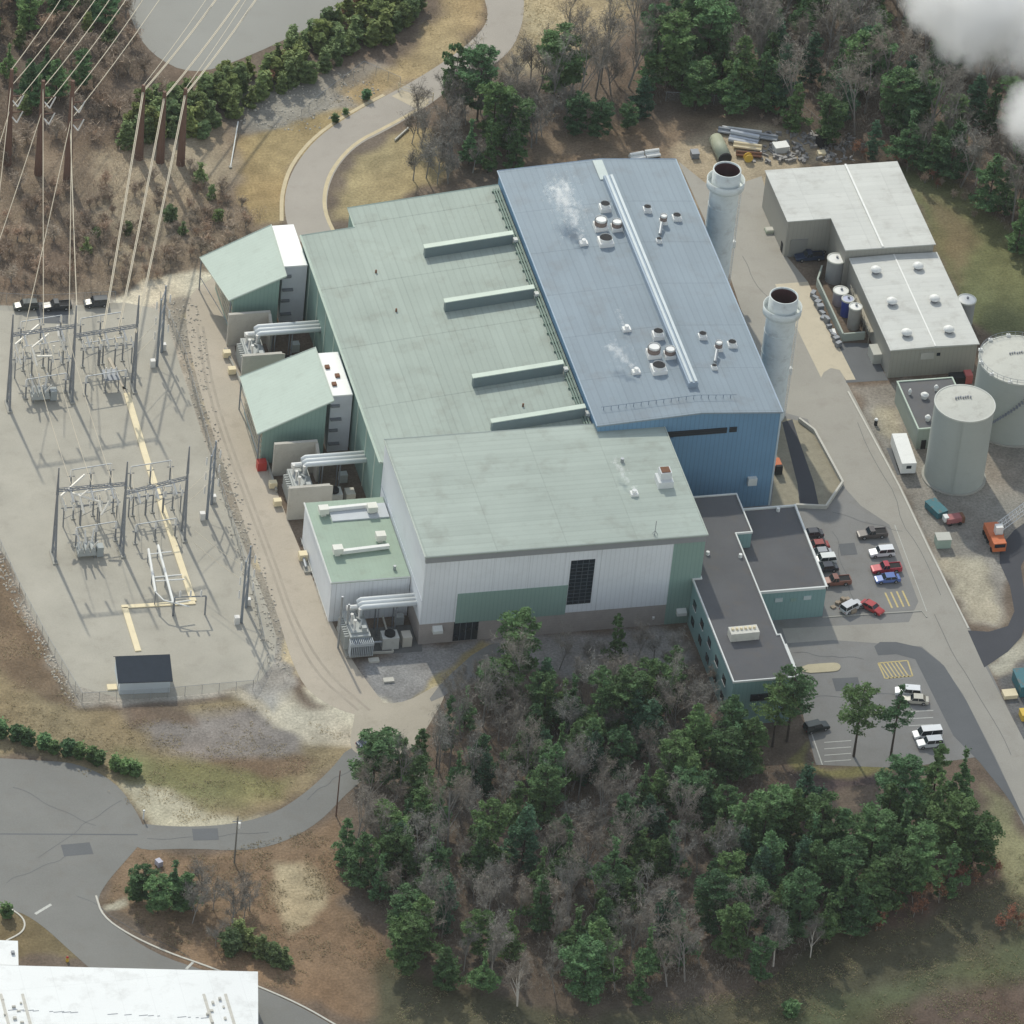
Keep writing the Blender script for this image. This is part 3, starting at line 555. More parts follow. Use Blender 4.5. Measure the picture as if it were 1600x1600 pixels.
# air intake houses ---------------------------------------------------------------
def inlet(label, farL, nearL, farR, nearR, fy0, fy1, spots):
    t = thing('air_intake_house', label, 'building', (-40, nearR[1]+8, 0), 'air intake houses beside the green hall')
    zl = lambda x, y: 8+(x+47)*.455
    P = [nearL, nearR, farR, farL]
    MB().prism(P, lambda x, y: zl(x, y)-.3, zl).build('roof', mat('intake_green_roof', (.43, .51, .45), .5, 0, .1, .2, .04, ('y', .9, .04), dirt=.12), t)
    m = MB(); Q = [Vector((p[0], p[1], zl(*p)+.02)) for p in P]
    m.tube(Q+[Q[0]], .13, 4); m.build('roof_trim', mat('intake_pale_trim', (.60, .66, .58), .5), t)
    x0 = max(nearL[0], farL[0])+1.0; y0, y1 = nearR[1]+.5, farR[1]-.6
    MB().prism([(x0, y0), (nearR[0]-1.2, y0), (nearR[0]-1.2, y1), (x0, y1)], 0, lambda x, y: zl(x, y)-.32).build('wall', green_wall, t)
    m = MB()
    for k in range(5):
        z = 1.2+k*1.25; m.box(x0-.15, x0+.05, y0+.4, y1-.4, z, z+.7)
    m.build('intake_louver', mat('intake_tan_louver', (.46, .41, .33), .7, 0, .12, .5), t)
    m = MB()
    for (x, y) in (farL, nearL): m.bar((x+.3, y-.2, 0), (x+.3, y-.2, zl(x, y)-.3), .22)
    m.bar((farL[0]+.3, farL[1]-.2, 3.2), (nearL[0]+.3, nearL[1]-.2, 3.2), .12); m.build('canopy_post', mast_steel, t)
    # filter block between roof and hall: white top, grey face with shelves
    b = MB().box(nearR[0]+.15, -27.9, fy0, fy1, 0, 13.6); fb = b.build('filter_block', mat('filter_grey', (.64, .66, .70), .5, 0, .1, .5), t)
    MB().box(nearR[0]+.1, -27.85, fy0-.05, fy1+.05, 13.6, 13.9).build('filter_cover', mat('filter_white', (.92, .92, .90), .5, 0, .03, .4), fb)
    for k in range(4):
        z = 2.2+k*3.0; m = MB()
        m.box(nearR[0]+.2, nearR[0]+2.4, fy0-.9, fy0-.05, z, z+.22) if k % 2 == 0 else m.box(nearR[0]+.2, nearR[0]+1.9, fy0-.5, fy0-.05, z, z+.5)
        m.build('access_platform', mast_steel, fb)
    for dx, dy in spots: MB().cbox((nearR[0]+dx, fy0+dy), .9, 1.0, 13.9, 14.3).build('lifting_lug', rust_m, fb)
    return t
inlet('air intake house with oversailing green canopy roof at far end by curving road', (-47, 79), (-44.4, 62.4), (-32.6, 79.5), (-33.0, 62.3), 66.2, 80.0, [])
inlet('air intake house with green canopy roof and stained white filter top between two transformer bays', (-46.9, 38.9), (-47.1, 20.4), (-32.3, 38.0), (-32.3, 20.5), 23.2, 37.0, [(1.2, 9.0), (2.6, 6.0), (1.4, 3.4)])

# transformer bays -----------------------------------------------------------------
def transformer(label, cx, cy, duct_z, wallx=-27.6, front=True):
    t = thing('power_transformer', label, 'transformer', (cx, cy, 0), 'main transformers along the gravel road')
    MB().box(cx-2.0, cx+2.0, cy-4.4, cy+3.4, .5, 4.6).prism([(cx-1.7, cy-3.6), (cx+1.7, cy-3.6), (cx+1.7, cy+2.6), (cx-1.7, cy+2.6)], 4.6, 5.0).build('tank', trafo, t)
    MB().box(cx-2.6, cx+2.6, cy-5, cy+4, 0, .5).build('plinth', concrete, t)
    m = MB()
    for k in range(13): m.box(cx-2.2+k*.36, cx-2.05+k*.36, cy-6.0, cy-4.45, .9, 4.2)
    m.box(cx-2.3, cx+2.35, cy-6.05, cy-5.9, 3.4, 4.0).build('radiator', mat('radiator_grey', (.42, .46, .49), .5, 0, .08, .8), t)
    m = MB()
    for k in range(9): m.box(cx-2.9, cx-2.02, cy-3.6+k*.7, cy-3.35+k*.7, 1.0, 4.2)
    m.build('radiator', trafo, t)
    MB().tube([(cx-1.4, cy+2.4, 6.2), (cx+1.6, cy+2.4, 6.2)], .55, 10).box(cx-1, cx-.8, cy+2.3, cy+2.5, 5, 6).box(cx+1, cx+1.2, cy+2.3, cy+2.5, 5, 6).build('conservator', white_paint, t)
    for k, (x, y) in enumerate(((cx-1.3, cy+1.0), (cx-1.1, cy-.9), (cx-.9, cy-2.8), (cx+.7, cy+.4))):
        m = MB(); prof = []
        for j in range(9): prof += [(.28-.012*j, 5.0+j*.24), (.17, 5.12+j*.24)]
        m.lathe((x, y), prof, 10, True); m.cyl((x, y), .33, .33, 7.15, 7.4, 8); m.build('bushing', insul, t)
    m = MB(); m.tube([(cx+.2, cy-2.5, 5.1), (cx+.9, cy-1.0, 5.8), (cx+.2, cy+.5, 5.2)], .2, 6).tube([(cx-.6, cy-2, 5.1), (cx-.2, cy+1.4, 5.5)], .15, 6).cbox((cx+.9, cy-3.0), .9, .9, 5, 5.8).build('top_piping', trafo, t)
    # isolated phase bus duct: three tubes to the hall
    for k in range(3):
        y = cy+.7+k*1.15
        MB().tube([(cx+1.0, y, 4.8), (cx+1.0, y, duct_z), (cx+1.4, y, duct_z+.25), (wallx+.1, y, duct_z+.25)], .52, 10).build('bus_duct', mat('bus_duct_white', (.66, .69, .70), .45, 0, .06, .5), t, True)
    m = MB()
    for x in (cx+4.5, cx+8.0):
        m.bar((x, cy+.8, 0), (x, cy+.8, duct_z-.2), .2); m.bar((x, cy+2.9, 0), (x, cy+2.9, duct_z-.2), .2); m.bar((x, cy+.3, duct_z-.25), (x, cy+3.4, duct_z-.25), .16)
    m.build('duct_support', mast_steel, t)
    MB().cbox((cx+6.2, cy-2.6), 3.2, 2.6, .3, 3.0).build('cooler_casing', mat('cooler_pale', (.52, .52, .49), .6, 0, .12, .5, .05, dirt=.2), t); MB().cyl((cx+6.2, cy-2.6), 1.05, 1.05, 3.0, 3.5, 16).build('cooler_fan', dark_m, t)
    MB().cbox((cx+9.6, cy-2.2), 1.8, 2.2, .1, 2.4).build('auxiliary_cabinet', mat('aux_beige', (.55, .52, .45), .6, 0, .1, .5), t); MB().cbox((cx+9.6, cy+4.0), 1.6, 1.4, .1, 2.0).build('auxiliary_cabinet', trafo, t)
    MB().tube([(cx+2.4, cy-3.6, 2.2), (cx+4.4, cy-3.6, 2.2), (cx+4.6, cy-3.4, 1.2)], .22, 8).build('cooler_pipe', galv, t)
    return t
transformer('transformer at far end, inside concrete fire walls below the oversailing canopy', -41.2, 52.4, 7.2)
transformer('transformer in middle bay, inside concrete fire walls beside red hose cabinet', -40.6, 9.6, 7.2)
transformer('transformer in open kerbed yard in front of the low annex', -39.2, -35.0, 7.2, -27.4)
wall_conc = mat('pale_fire_wall', (.50, .475, .42), .9, 0, .16, .3, .08, dirt=.2)
def fire_wall(label, x0, x1, yf, yn):
    t = thing('fire_wall', label, 'wall', ((x0+x1)/2, (yf+yn)/2, 0), 'concrete fire walls around transformers')
    MB().box(x0, x1, yf-.35, yf+.35, 0, 7.8).build('far_wall', wall_conc, t)
    MB().box(x0, x1-.5, yn-.35, yn+.35, 0, 7.8).build('near_wall', wall_conc, t)
    MB().prism([(x1-.5, yn-.30), (x1+.1, yn-.30), (x1+.1, yn+4.2), (x1-.5, yn+4.2)], 0, lambda x, y: 7.7-max(0, (y-yn)*.75)).build('return_wall', wall_conc, t)
    MB().prism([(x1-.5, yf-3.2), (x1+.1, yf-3.2), (x1+.1, yf-.36), (x1-.5, yf-.36)], 0, lambda x, y: 7.7-max(0, (yf-y)*.6)).build('return_wall', wall_conc, t)
fire_wall('concrete fire wall around far transformer, between the two intake houses', -44.9, -36.4, 59.8, 46.0)
fire_wall('concrete fire wall around middle transformer, next to the low annex', -44.4, -35.8, 17.2, 3.2)
m = MB().box(-47, -45.2, 18.6, 20.2, 0, 2.0); rc = m.build('hose_cabinet', red_m); tag(rc, 'red hose cabinet at corner of the second intake house', 'cabinet')
yk = thing('yard_kerb', 'pale low kerb framing the open transformer yard', 'kerb', tuple(W(600, 1000)))
for a, b in (((535, 955), (554, 1023)), ((554, 1023), (614, 1020)), ((598, 965), (614, 1020))):
    p, q = W(*a), W(*b); MB().cbox(((p.x+q.x)/2, (p.y+q.y)/2), (q-p).length, .3, 0, .45, math.atan2(q.y-p.y, q.x-p.x)).build('kerb_side', pale_conc, yk)
# low kerb with rail and boxes along the transformers
kb = tag(strip('roadside_barrier', [(352, 548), (372, 590), (392, 650), (412, 710), (432, 770)], .35, concrete, 0, 0, .7), 'low concrete barrier along the gravel road beside transformers', 'barrier')
for i, (px, py, lb) in enumerate(((354, 558, 'cream valve box at road edge, nearer the far transformer'), (362, 584, 'cream valve box at road edge, beside the second intake house'), (426, 762, 'cream valve box at road edge by the low annex'), (433, 790, 'small white box at road edge beside the middle fire wall'))):
    p = W(px, py); t = thing('valve_box', lb, 'box', (p.x, p.y, 0), 'valve boxes along the gravel road'); MB().cbox((p.x, p.y), 1.5, 1.2, .25, 1.5).build('body', cream, t); MB().cbox((p.x, p.y), 1.1, .9, 0, .25).build('base', concrete, t)
p = W(474, 880); t = thing('pump_skid', 'small pump skid with cream cover beside the low annex', 'pump', (p.x, p.y, 0)); MB().cbox((p.x+.3, p.y-1.2), 1.5, 4.2, 0, .5).build('base', concrete, t); MB().cbox((p.x, p.y+.8), 1.6, 1.5, .5, 1.9).build('cover', cream, t); MB().tube([(p.x, p.y-2.4, .9), (p.x, p.y, 1.2)], .3, 8).build('pipe', galv, t)
# ------------------------------------------------------------ office wings
of = thing('office_building', 'teal walled office with L shaped dark flat roofs and pale parapets', 'building', (38, -40, 0))
PW = [(25.8, -69.0), (38.3, -69.0), (38.3, -56.4), (37.6, -56.4), (37.6, -25.2), (40.9, -25.2), (40.9, -13.2), (27.5, -13.2), (27.5, -38), (25.8, -38)]
MB().prism(PW, 0, 10.6).build('wall', office_wall, of); MB().prism(PW, 10.6, 10.75).build('roof', tar_roof, of)
parapet(MB(), PW, 10.6, .26, .4).build('parapet', trim_white, of)
PE = [(41.0, -39.2), (52.5, -39.2), (53.1, -13.8), (41.0, -13.8)]
PE2 = [(37.65, -39.2), (52.5, -39.2), (53.0, -13.8), (40.95, -13.8), (40.95, -25.3), (37.65, -25.3)]
MB().prism(PE2, 0, 7.0).build('wall', office_wall, of); MB().prism(PE2, 7.0, 7.12).build('roof', tar_roof, of)
mb = MB(); mb.box(37.7, 52.6, -39.4, -39.05, 6.95, 7.5)
mb.prism([(52.3, -39.4), (52.7, -39.4), (53.2, -13.6), (52.8, -13.6)], 6.95, 7.55); mb.box(41.1, 53.1, -14.0, -13.65, 6.95, 7.5); mb.build('parapet', trim_white, of)
for k in range(5):
    f = MB().box(25.68, 25.85, -64.5+k*5.6, -62.6+k*5.6, 6.2, 7.8).build('window', dark_glass, of); MB().box(25.64, 25.78, -64.7+k*5.6, -62.4+k*5.6, 6.0, 6.2).build('sill', trim_white, f)
    f = MB().box(25.68, 25.85, -64.5+k*5.6, -62.6+k*5.6, 2.2, 3.8).build('window', dark_glass, of)
for x in (43.2, 48.9): MB().box(x-.75, x+.75, -39.36, -39.1, 4.6, 5.5).build('window', mat('pale_blind', (.55, .62, .62), .4), of)
MB().box(45.6, 46.7, -39.30, -39.1, 4.4, 5.2).build('wall_vent', green_wall, of)
MB().box(29.5, 36, -69.2, -68.95, 5.8, 7.4).build('window', dark_glass, of)
c = W(1162, 988, 12); hv = MB().cbox((c.x, c.y), 5.6, 2.3, 10.85, 12.7, .02).build('rooftop_air_unit', mat('air_unit_tan', (.66, .64, .57), .5, 0, .1, .8, .05, dirt=.2), of)
m = MB()
for k in range(6): m.cyl((c.x-2.2+k*.85, c.y+.2), .28, .28, 12.7, 13.1, 8)
m.build('unit_fan', cream, hv)
for px, py, z in ((1106, 864, 10.75), (1157, 868, 10.75), (1216, 796, 7.1)):
    c = W(px, py, z+.4); MB().cyl((c.x, c.y), .4, .35, z, z+.75, 10).build('roof_vent', white_paint, of)
c = W(1225, 1003, 4); MB().prism([(38.3, -67.5), (39.6, -67.5), (39.6, -57.0), (38.3, -57.0)], 8.6, 9.0).build('entrance_canopy', trim_white, of)
# retaining kerb wall beside the path
rw = tag(strip('retaining_wall', [(1248, 658), (1272, 676), (1316, 757), (1290, 795), (1243, 793)], .45, pale_conc, 0, 0, .9), 'low pale concrete retaining wall bending around path beside blue hall', 'wall')
# stacks ----------------------------------------------------------------------------
def stack(label, top, ztop):
    p = W(*top, ztop); c = (p.x, p.y); t = thing('exhaust_stack', label, 'chimney', (p.x, p.y, 0), 'twin exhaust stacks beside the blue hall')
    MB().lathe(c, [(3.3, 0), (3.3, 1.2), (3.05, 1.3), (3.0, ztop-4.4)], 32).build('shaft', stack_m, t, True)
    MB().lathe(c, [(2.9, ztop-4.4), (2.88, ztop), (2.66, ztop), (2.66, ztop-9)], 32).build('rim', stack_m, t, True)
    MB().lathe(c, [(3.0, ztop-4.6), (3.85, ztop-4.1), (3.9, ztop-2.4), (3.75, ztop-2.4), (3.72, ztop-3.9), (2.9, ztop-3.9)], 32).build('platform_collar', stack_m, t, True)
    MB().cyl(c, 2.66, 2.66, ztop-9.2, ztop-9, 24).lathe(c, [(2.655, ztop-9), (2.645, ztop-.35)], 32).build('flue', soot, t)
    m = MB()
    for s in (-.3, .3): m.bar((c[0]+3.1, c[1]+s-1.2, .5), (c[0]+3.1, c[1]+s-1.2, ztop-4), .08)
    for k in range(40): m.bar((c[0]+3.1, c[1]-1.5, 1+k*.62), (c[0]+3.1, c[1]-.9, 1+k*.62), .05)
    m.build('ladder', white_paint, t)
    for k in range(4): MB().lathe(c, [(3.0, 6+k*5), (3.1, 6.1+k*5), (3.0, 6.2+k*5)], 28).build('band', stack_m, t)
    MB().cbox((c[0]+3.4, c[1]+.2), .7, .9, 9.8, 11.3).build('sample_box', white_paint, t)
    MB().box(bx1+.3, c[0]-2.6, c[1]-2.5, c[1]+2.5, 2, 9).build('flue_duct', mat('duct_blue_grey', (.30, .36, .40), .6, .1, .1, .4), t)
stack('farther pale exhaust stack beside scrap yard at far corner of blue hall', (1136.5, 264.5), 29.6)
stack('nearer pale exhaust stack beside near half of blue hall', (1225.2, 461.7), 29.6)
# white roofed warehouse and low wing ----------------------------------------------
wh = thing('warehouse', 'beige walled L shaped warehouse with white membrane roof near scrap yard', 'building', (90, 80, 0))
PH = [(75.5, 93.8), (103.5, 93.8), (103.5, 65), (84.8, 65), (84.8, 76.2), (75.5, 76.2)]
MB().prism(PH, 0, 9.0).build('wall', beige_wall, wh)
PH2 = [(75.2, 94.1), (103.8, 94.1), (103.8, 64.7), (84.5, 64.7), (84.5, 75.9), (75.2, 75.9)]
zr = lambda x, y: 9.35-abs(x-92.5)*.012
MB().prism(PH2, 8.98, zr).build('roof', white_roof, wh)
MB().box(92.3, 92.7, 64.8, 94, 9.3, 9.5).build('ridge_cap', white_paint, wh)
MB().box(76.5, 80.2, 75.95, 76.3, 0, 4.2).build('roller_door', mat('grey_roller_door', (.27, .27, .25), .5, 0, .05, .3, 0, None, [('z', .4, .2, .1)]), wh)
MB().box(75.4, 75.62, 77.5, 78.7, 0, 2.3).build('door', dark_m, wh)
lw = thing('pump_house', 'long beige low building with six domed roof vents on white roof', 'building', (95, 50, 0))
MB().box(85.8, 104, 33.4, 64.9, 0, 7.0).build('wall', beige_wall, lw)
zr2 = lambda x, y: 7.4-abs(x-95)*.02
MB().prism([(85.5, 33.1), (95, 33.1), (104.3, 33.1), (104.3, 64.65), (95, 64.65), (85.5, 64.65)], 6.98, zr2).build('roof', white_roof, lw)
MB().box(94.85, 95.15, 33.2, 64.6, 7.37, 7.5).build('ridge_cap', white_paint, lw)
for px, py in ((1369, 419), (1435, 413), (1394, 468), (1461, 464), (1417, 517), (1483, 512)):
    c = W(px, py, 8.4); v = MB().cyl((c.x, c.y), .75, .75, 7.2, 8.0, 12).build('roof_vent', mat('vent_neck', (.25, .25, .27), .5, .2), lw)
    MB().lathe((c.x, c.y), [(1.15, 8.0), (1.1, 8.25), (.7, 8.6), (.05, 8.75)], 14).build('vent_hood', white_paint, v, True)
MB().box(92.2, 95, 33.2, 33.5, 4.2, 5.8).build('louver', mat('pale_louver', (.46, .45, .42), .6), lw); MB().box(95.6, 96.3, 33.25, 33.5, 4.8, 5.5).build('window', dark_glass, lw)
c = W(1371, 562, 1.2); MB().box(84.0, 85.85, 38.2, 41.8, 0, 2.4).build('lean_to', mat('lean_to_pale', (.50, .50, .45), .7, 0, .1), lw)
m = MB().box(84.9, 85.85, 45, 60, 2.8, 3.0)
for k in range(8): m.bar((84.95, 45+k*2.1, 0), (84.95, 45+k*2.1, 3.9), .1)
m.bar((84.95, 45, 3.9), (84.95, 60, 3.9), .08); m.build('walkway', mat('walkway_tan', (.40, .37, .30), .8), lw)
# tanks -----------------------------------------------------------------------------
rim_pale = mat('pale_tank_rim', (.58, .59, .54), .6)
def tank(name, label, c, r, h, body, top, rail=False, group='storage tanks right of the service road', legs=False, z0=0):
    t = thing(name, label, 'tank', (c[0], c[1], 0), group)
    MB().lathe(c, [(r, z0), (r, h)], 48).build('shell', body, t, True)
    MB().lathe(c, [(r+.02, h-.05), (r+.02, h+.02), (r*.55, h+r*.022+.02), (.02, h+r*.05+.02)], 48).build('roof', top, t)
    MB().lathe(c, [(r+.01, h-.2), (r+.14, h-.2), (r+.14, h+.12), (r-.08, h+.12), (r-.08, h-.1)], 48).build('roof_rim', rim_pale, t)
    if r > 3:
        MB().cyl(c, r+.5, r+.5, 0, .25, 40).build('base_ring', concrete, t)
        m = MB()
        for k in range(7): m.cbox((c[0]+(k-3)*.5, c[1]+r*.22+.1*(k % 3)), .28, .3, h+.2, h+.7)
        m.build('roof_fitting', mast_steel, t)
    else: MB().cyl((c[0]+.2, c[1]+.2), .25, .25, h, h+.45, 10).build('roof_nozzle', mast_steel, t)
    if rail:
        m = MB(); n = 36; P = [Vector((c[0]+r*math.cos(6.2832*i/n), c[1]+r*math.sin(6.2832*i/n), h)) for i in range(n)]
        for i in range(n): m.bar(P[i], P[i]+Vector((0, 0, 1.1)), .07); m.bar(P[i]+Vector((0, 0, 1.1)), P[(i+1) % n]+Vector((0, 0, 1.1)), .07); m.bar(P[i]+Vector((0, 0, .55)), P[(i+1) % n]+Vector((0, 0, .55)), .05)
        m.build('guard_rail', galv, t)
        m = MB()
        for i in range(0, n, 3): m.cbox(P[i][:2], .8, .5, h, h+.5)
        m.build('roof_light', white_paint, t)
        m = MB()
        for k in range(26): a = math.radians(200+k*3.2); m.cbox((c[0]+(r+.6)*math.cos(a), c[1]+(r+.6)*math.sin(a)), 1.0, .5, h*(k+1)/27-.1, h*(k+1)/27, a)
        m.build('stair', mast_steel, t)
    else:
        if r > 3:
            m = MB()
            for s in (-.25, .25): m.bar((c[0]+s-2.2, c[1]-math.sqrt(r*r-2.2**2)-.2, 0), (c[0]+s-2.2, c[1]-math.sqrt(r*r-2.2**2)-.2, h), .06)
            m.build('ladder', tank_m, t)
    return t
tank('storage_tank', 'tall grey green storage tank with stained pale roof beside white trailer', (90.35, .42), 5.95, 18.2, tank_m, tank_top)
c = W(1593, 563, 15.4); tank('storage_tank', 'wide grey green tank with railed pale roof, cut by right edge of the photo', (c.x, c.y), 8.1, 15.4, tank_m, tank_top, True)
for nm, lb, px, py, r, h, bm, tm in (('chemical_tank', 'tallest pale chemical tank, nearest the dark truck by the warehouse', 1307, 404, 1.8, 5.4, mat('grey_plastic_tank', (.34, .35, .35), .5), white_paint), ('chemical_tank', 'squat white topped chemical tank, second from the far end of bund', 1314, 454, 1.5, 3.2, mat('pinkish_grey_tank', (.40, .36, .38), .5), white_paint), ('chemical_tank', 'small deep blue chemical tank with lilac lid', 1325, 467, 1.2, 4.0, blue_paint, mat('lilac_lid', (.45, .48, .62), .5)), ('chemical_tank', 'pale cream topped chemical tank at near end of bund', 1337, 479, 1.25, 5.2, mat('warm_grey_tank', (.36, .35, .33), .5), white_paint), ('silo', 'white topped silo behind far right corner of low building', 1511, 468, 1.8, 6.0, mat('silo_grey', (.33, .34, .34), .5), white_paint)):
    c = W(px, py, h); tank(nm, lb, (c.x, c.y), r, h, bm, tm, group='small tanks around the low building')
bw = thing('bund_wall', 'pale green concrete bund wall around the small chemical tanks', 'wall', tuple(W(1300, 470)))
for a, b in (((1276, 447), (1316, 533)), ((1316, 533), (1350, 530)), ((1283, 426), (1276, 447))):
    p, q = W(*a), W(*b); MB().cbox(((p.x+q.x)/2, (p.y+q.y)/2), (q-p).length, .35, 0, 1.9, math.atan2(q.y-p.y, q.x-p.x)).build('wall_side', mat('bund_green', (.38, .42, .37), .8, 0, .12, .4), bw)
m = MB()
for k in range(12):
    c = W(1270+k*3.6, 462+k*7.2); m.cbox((c.x, c.y), random.uniform(.6, 1.5), random.uniform(.6, 1.4), 0, random.uniform(.5, 1.6), random.random())
o = m.build('pipe_fittings', mast_steel); tag(o, 'grey heap of pipe fittings along outside of the bund wall', 'fittings', kind='stuff')
c = W(1304, 526); o = MB().cbox((c.x, c.y), .6, 3.4, .2, .8, -.05).build('pipe_cover', white_paint); tag(o, 'long white pipe cover lying at near end of the bund wall', 'cover')
# tank control building, trailer ------------------------------------------------------
z5 = 5.0; a = W(1402, 597, z5); b = W(1434, 671, z5)
tb = thing('tank_control_building', 'flat grey roofed low building tucked behind the tall storage tank', 'building', (a.x+5, (a.y+b.y)/2, 0))
P = [(a.x, b.y), (a.x+11.5, b.y), (a.x+11.5, a.y), (a.x, a.y)]
MB().prism(P, 0, z5-.1).build('wall', mat('sage_wall', (.36, .41, .36), .6, 0, .08, .3, .03, ('s', .9, .07)), tb); MB().prism(P, z5-.1, z5).build('roof', tar_roof, tb); parapet(MB(), P, z5-.1, .3, .3).build('parapet', mat('sage_trim', (.46, .54, .46), .5), tb)
for px, py, s in ((1422, 611, .35), (1445, 617, .8), (1463, 605, .45), (1450, 652, .6)):
    c = W(px, py, z5+.8); v = MB().cyl((c.x, c.y), s*.7, s*.7, z5, z5+.6, 10); v.lathe((c.x, c.y), [(s, z5+.6), (s*1.05, z5+.9), (s*.5, z5+1.3), (.03, z5+1.35)], 12); v.build('roof_vent', white_paint, tb)
MB().box(a.x+1, a.x+2, b.y-.12, b.y+.1, 0, 2.2).build('door', dark_m, tb)
p0 = W(1405, 677, 3.4); p1 = W(1421, 724, 3.4); d = (p1-p0); ang = math.atan2(d.y, d.x)
tr = thing('site_trailer', 'white box trailer parked beside the tall storage tank', 'trailer', ((p0.x+p1.x)/2, (p0.y+p1.y)/2, 0)); cxy = ((p0.x+p1.x)/2, (p0.y+p1.y)/2)
MB().cbox(cxy, d.length, 3.0, .9, 3.4, ang).build('box', white_paint, tr); MB().cbox(cxy, d.length-1.5, 2.4, .45, .9, ang).build('chassis', dark_m, tr)
m = MB(); u = d.normalized(); n_ = Vector((-u.y, u.x, 0))
for s in (-1, 1):
    for k in (1.2, 2.3): q = Vector((*cxy, .5))+u*k+n_*1.25*s; m.tube([q-n_*.15, q+n_*.15], .5, 12)
m.build('wheels', dark_m, tr)
q = Vector((*cxy, 0))+u*(d.length/2); MB().cbox((q.x+.0, q.y-.03), .08, 1.0, 2.1, 2.8, ang).build('window', dark_glass, tr)
# ---------------------------------------------------------- bottom left white building
z8 = 8.0; a = W(402, 1518, z8); b = W(0, 1508, z8)
P = [tuple(W(403, 1518, z8)[:2]), tuple(W(404, 1700, z8)[:2]), tuple(W(-200, 1690, z8)[:2]), tuple(W(-200, 1503, z8)[:2])]
wb = thing('white_warehouse', 'bright white flat roofed building at bottom left corner', 'building', (P[0][0]-20, P[0][1]-10, 0))
MB().prism(P, 0, z8-.3).build('wall', mat('pale_wall', (.6, .6, .6), .6), wb); MB().prism(P, z8-.3, z8).build('roof', bright_roof, wb)
for px, lb in ((18, 0), (336, 1)):
    m = MB()
    for k in range(9):
        c = W(px+random.uniform(-14, 18), 1562+k*6, z8); m.cbox((c.x, c.y), random.uniform(.3, .7), random.uniform(.25, .6), z8, z8+random.uniform(.15, .5))
    for dx in (-10, 24): m.cbox(tuple(W(px+dx, 1580, z8)[:2]), .5, 9, z8, z8+.12)
    m.build('roof_equipment', mat('stained_equipment', (.52, .50, .45), .7, 0, .3, 1.5), wb)
for k in range(26):
    if random.random() < .6: c = W(20+k*12, 1578+k*.5, z8); MB().cbox((c.x, c.y), random.uniform(.4, 2), .12, z8, z8+.05).build('roof_pipe', mast_steel, wb)
z4 = 5; P = [tuple(W(28, 1470, z4)[:2]), tuple(W(29, 1508, z4)[:2]), tuple(W(-80, 1506, z4)[:2]), tuple(W(-80, 1466, z4)[:2])]
sm = thing('small_white_shed', 'small bright white roofed block beside the white warehouse', 'building', (*P[0], 0))
MB().prism(P, 0, z4-.2).build('wall', mat('pale_wall_b', (.6, .6, .6), .6), sm); MB().prism(P, z4-.2, z4).build('roof', bright_roof, sm); c = W(20, 1490, z4); MB().cbox((c.x, c.y), .6, .6, z4, z4+.5).build('roof_vent', mast_steel, sm)
# switchyard control shed ----------------------------------------------------------------
e0 = W(186, 1085); e1 = W(265, 1082); L_ = (e1-e0); ang = math.atan2(L_.y, L_.x)
cs = thing('control_shed', 'small white shed with dark blue pitched roof in the gravel switchyard', 'shed', (e0.x, e0.y, 0), rz=0)
Ld = L_.length; u = L_.normalized(); n_ = Vector((-u.y, u.x, 0)); dep = 7.0; hw, hr = 3.2, 5.0
def cs_pt(s, t_, z): q = e0+u*s+n_*t_; return (q.x, q.y, z)
MB().add([cs_pt(0, 0, 0), cs_pt(Ld, 0, 0), cs_pt(Ld, dep, 0), cs_pt(0, dep, 0), cs_pt(0, 0, hw), cs_pt(Ld, 0, hw), cs_pt(Ld, dep, hw), cs_pt(0, dep, hw), cs_pt(0, dep*.72, hr), cs_pt(Ld, dep*.72, hr)],
         [(0, 1, 5, 4), (2, 3, 7, 6), (1, 2, 6, 9, 5), (3, 0, 4, 8, 7)]).build('wall', shed_wall, cs)
r = MB()
def slab(a, b, c, d, th):
    up = Vector((0, 0, th)); V = [Vector(q) for q in (a, b, c, d)]; r.add([*V, *[q+up for q in V]], [(3, 2, 1, 0), (4, 5, 6, 7), (0, 1, 5, 4), (1, 2, 6, 5), (2, 3, 7, 6), (3, 0, 4, 7)])
slab(cs_pt(-.4, -.5, hw-.16), cs_pt(Ld+.4, -.5, hw-.16), cs_pt(Ld+.4, dep*.72, hr+.02), cs_pt(-.4, dep*.72, hr+.02), .14)
slab(cs_pt(-.4, dep*.72, hr+.02), cs_pt(Ld+.4, dep*.72, hr+.02), cs_pt(Ld+.4, dep+.4, hw-.16), cs_pt(-.4, dep+.4, hw-.16), .14)
r.build('roof', shingle, cs)
m = MB(); q = e0+n_*2+u*(-.06); m.cbox((q.x, q.y), .1, 1.0, 0, 2.1, ang); m.build('door', trim_white, cs); q = e0+n_*2-u*1.1; MB().cbox((q.x, q.y), 1.8, 1.6, 0, .3, ang).build('doorstep', cream, cs)
def wire(label, a, b, sag, r, group, pair=0):
    a, b = Vector(a), Vector(b); d = b-a; s = Vector((-d.y, d.x, 0)).normalized(); n = 18; m = MB()
    for off in ((0,) if not pair else (-pair/2, pair/2)):
        m.tube([a+d*i/n+s*off-Vector((0, 0, sag*4*(i/n)*(1-i/n))) for i in range(n+1)], r, 5)
    o = m.build('conductor', cable); tag(o, label, 'power line', group); return o
GW = 'overhead conductors'
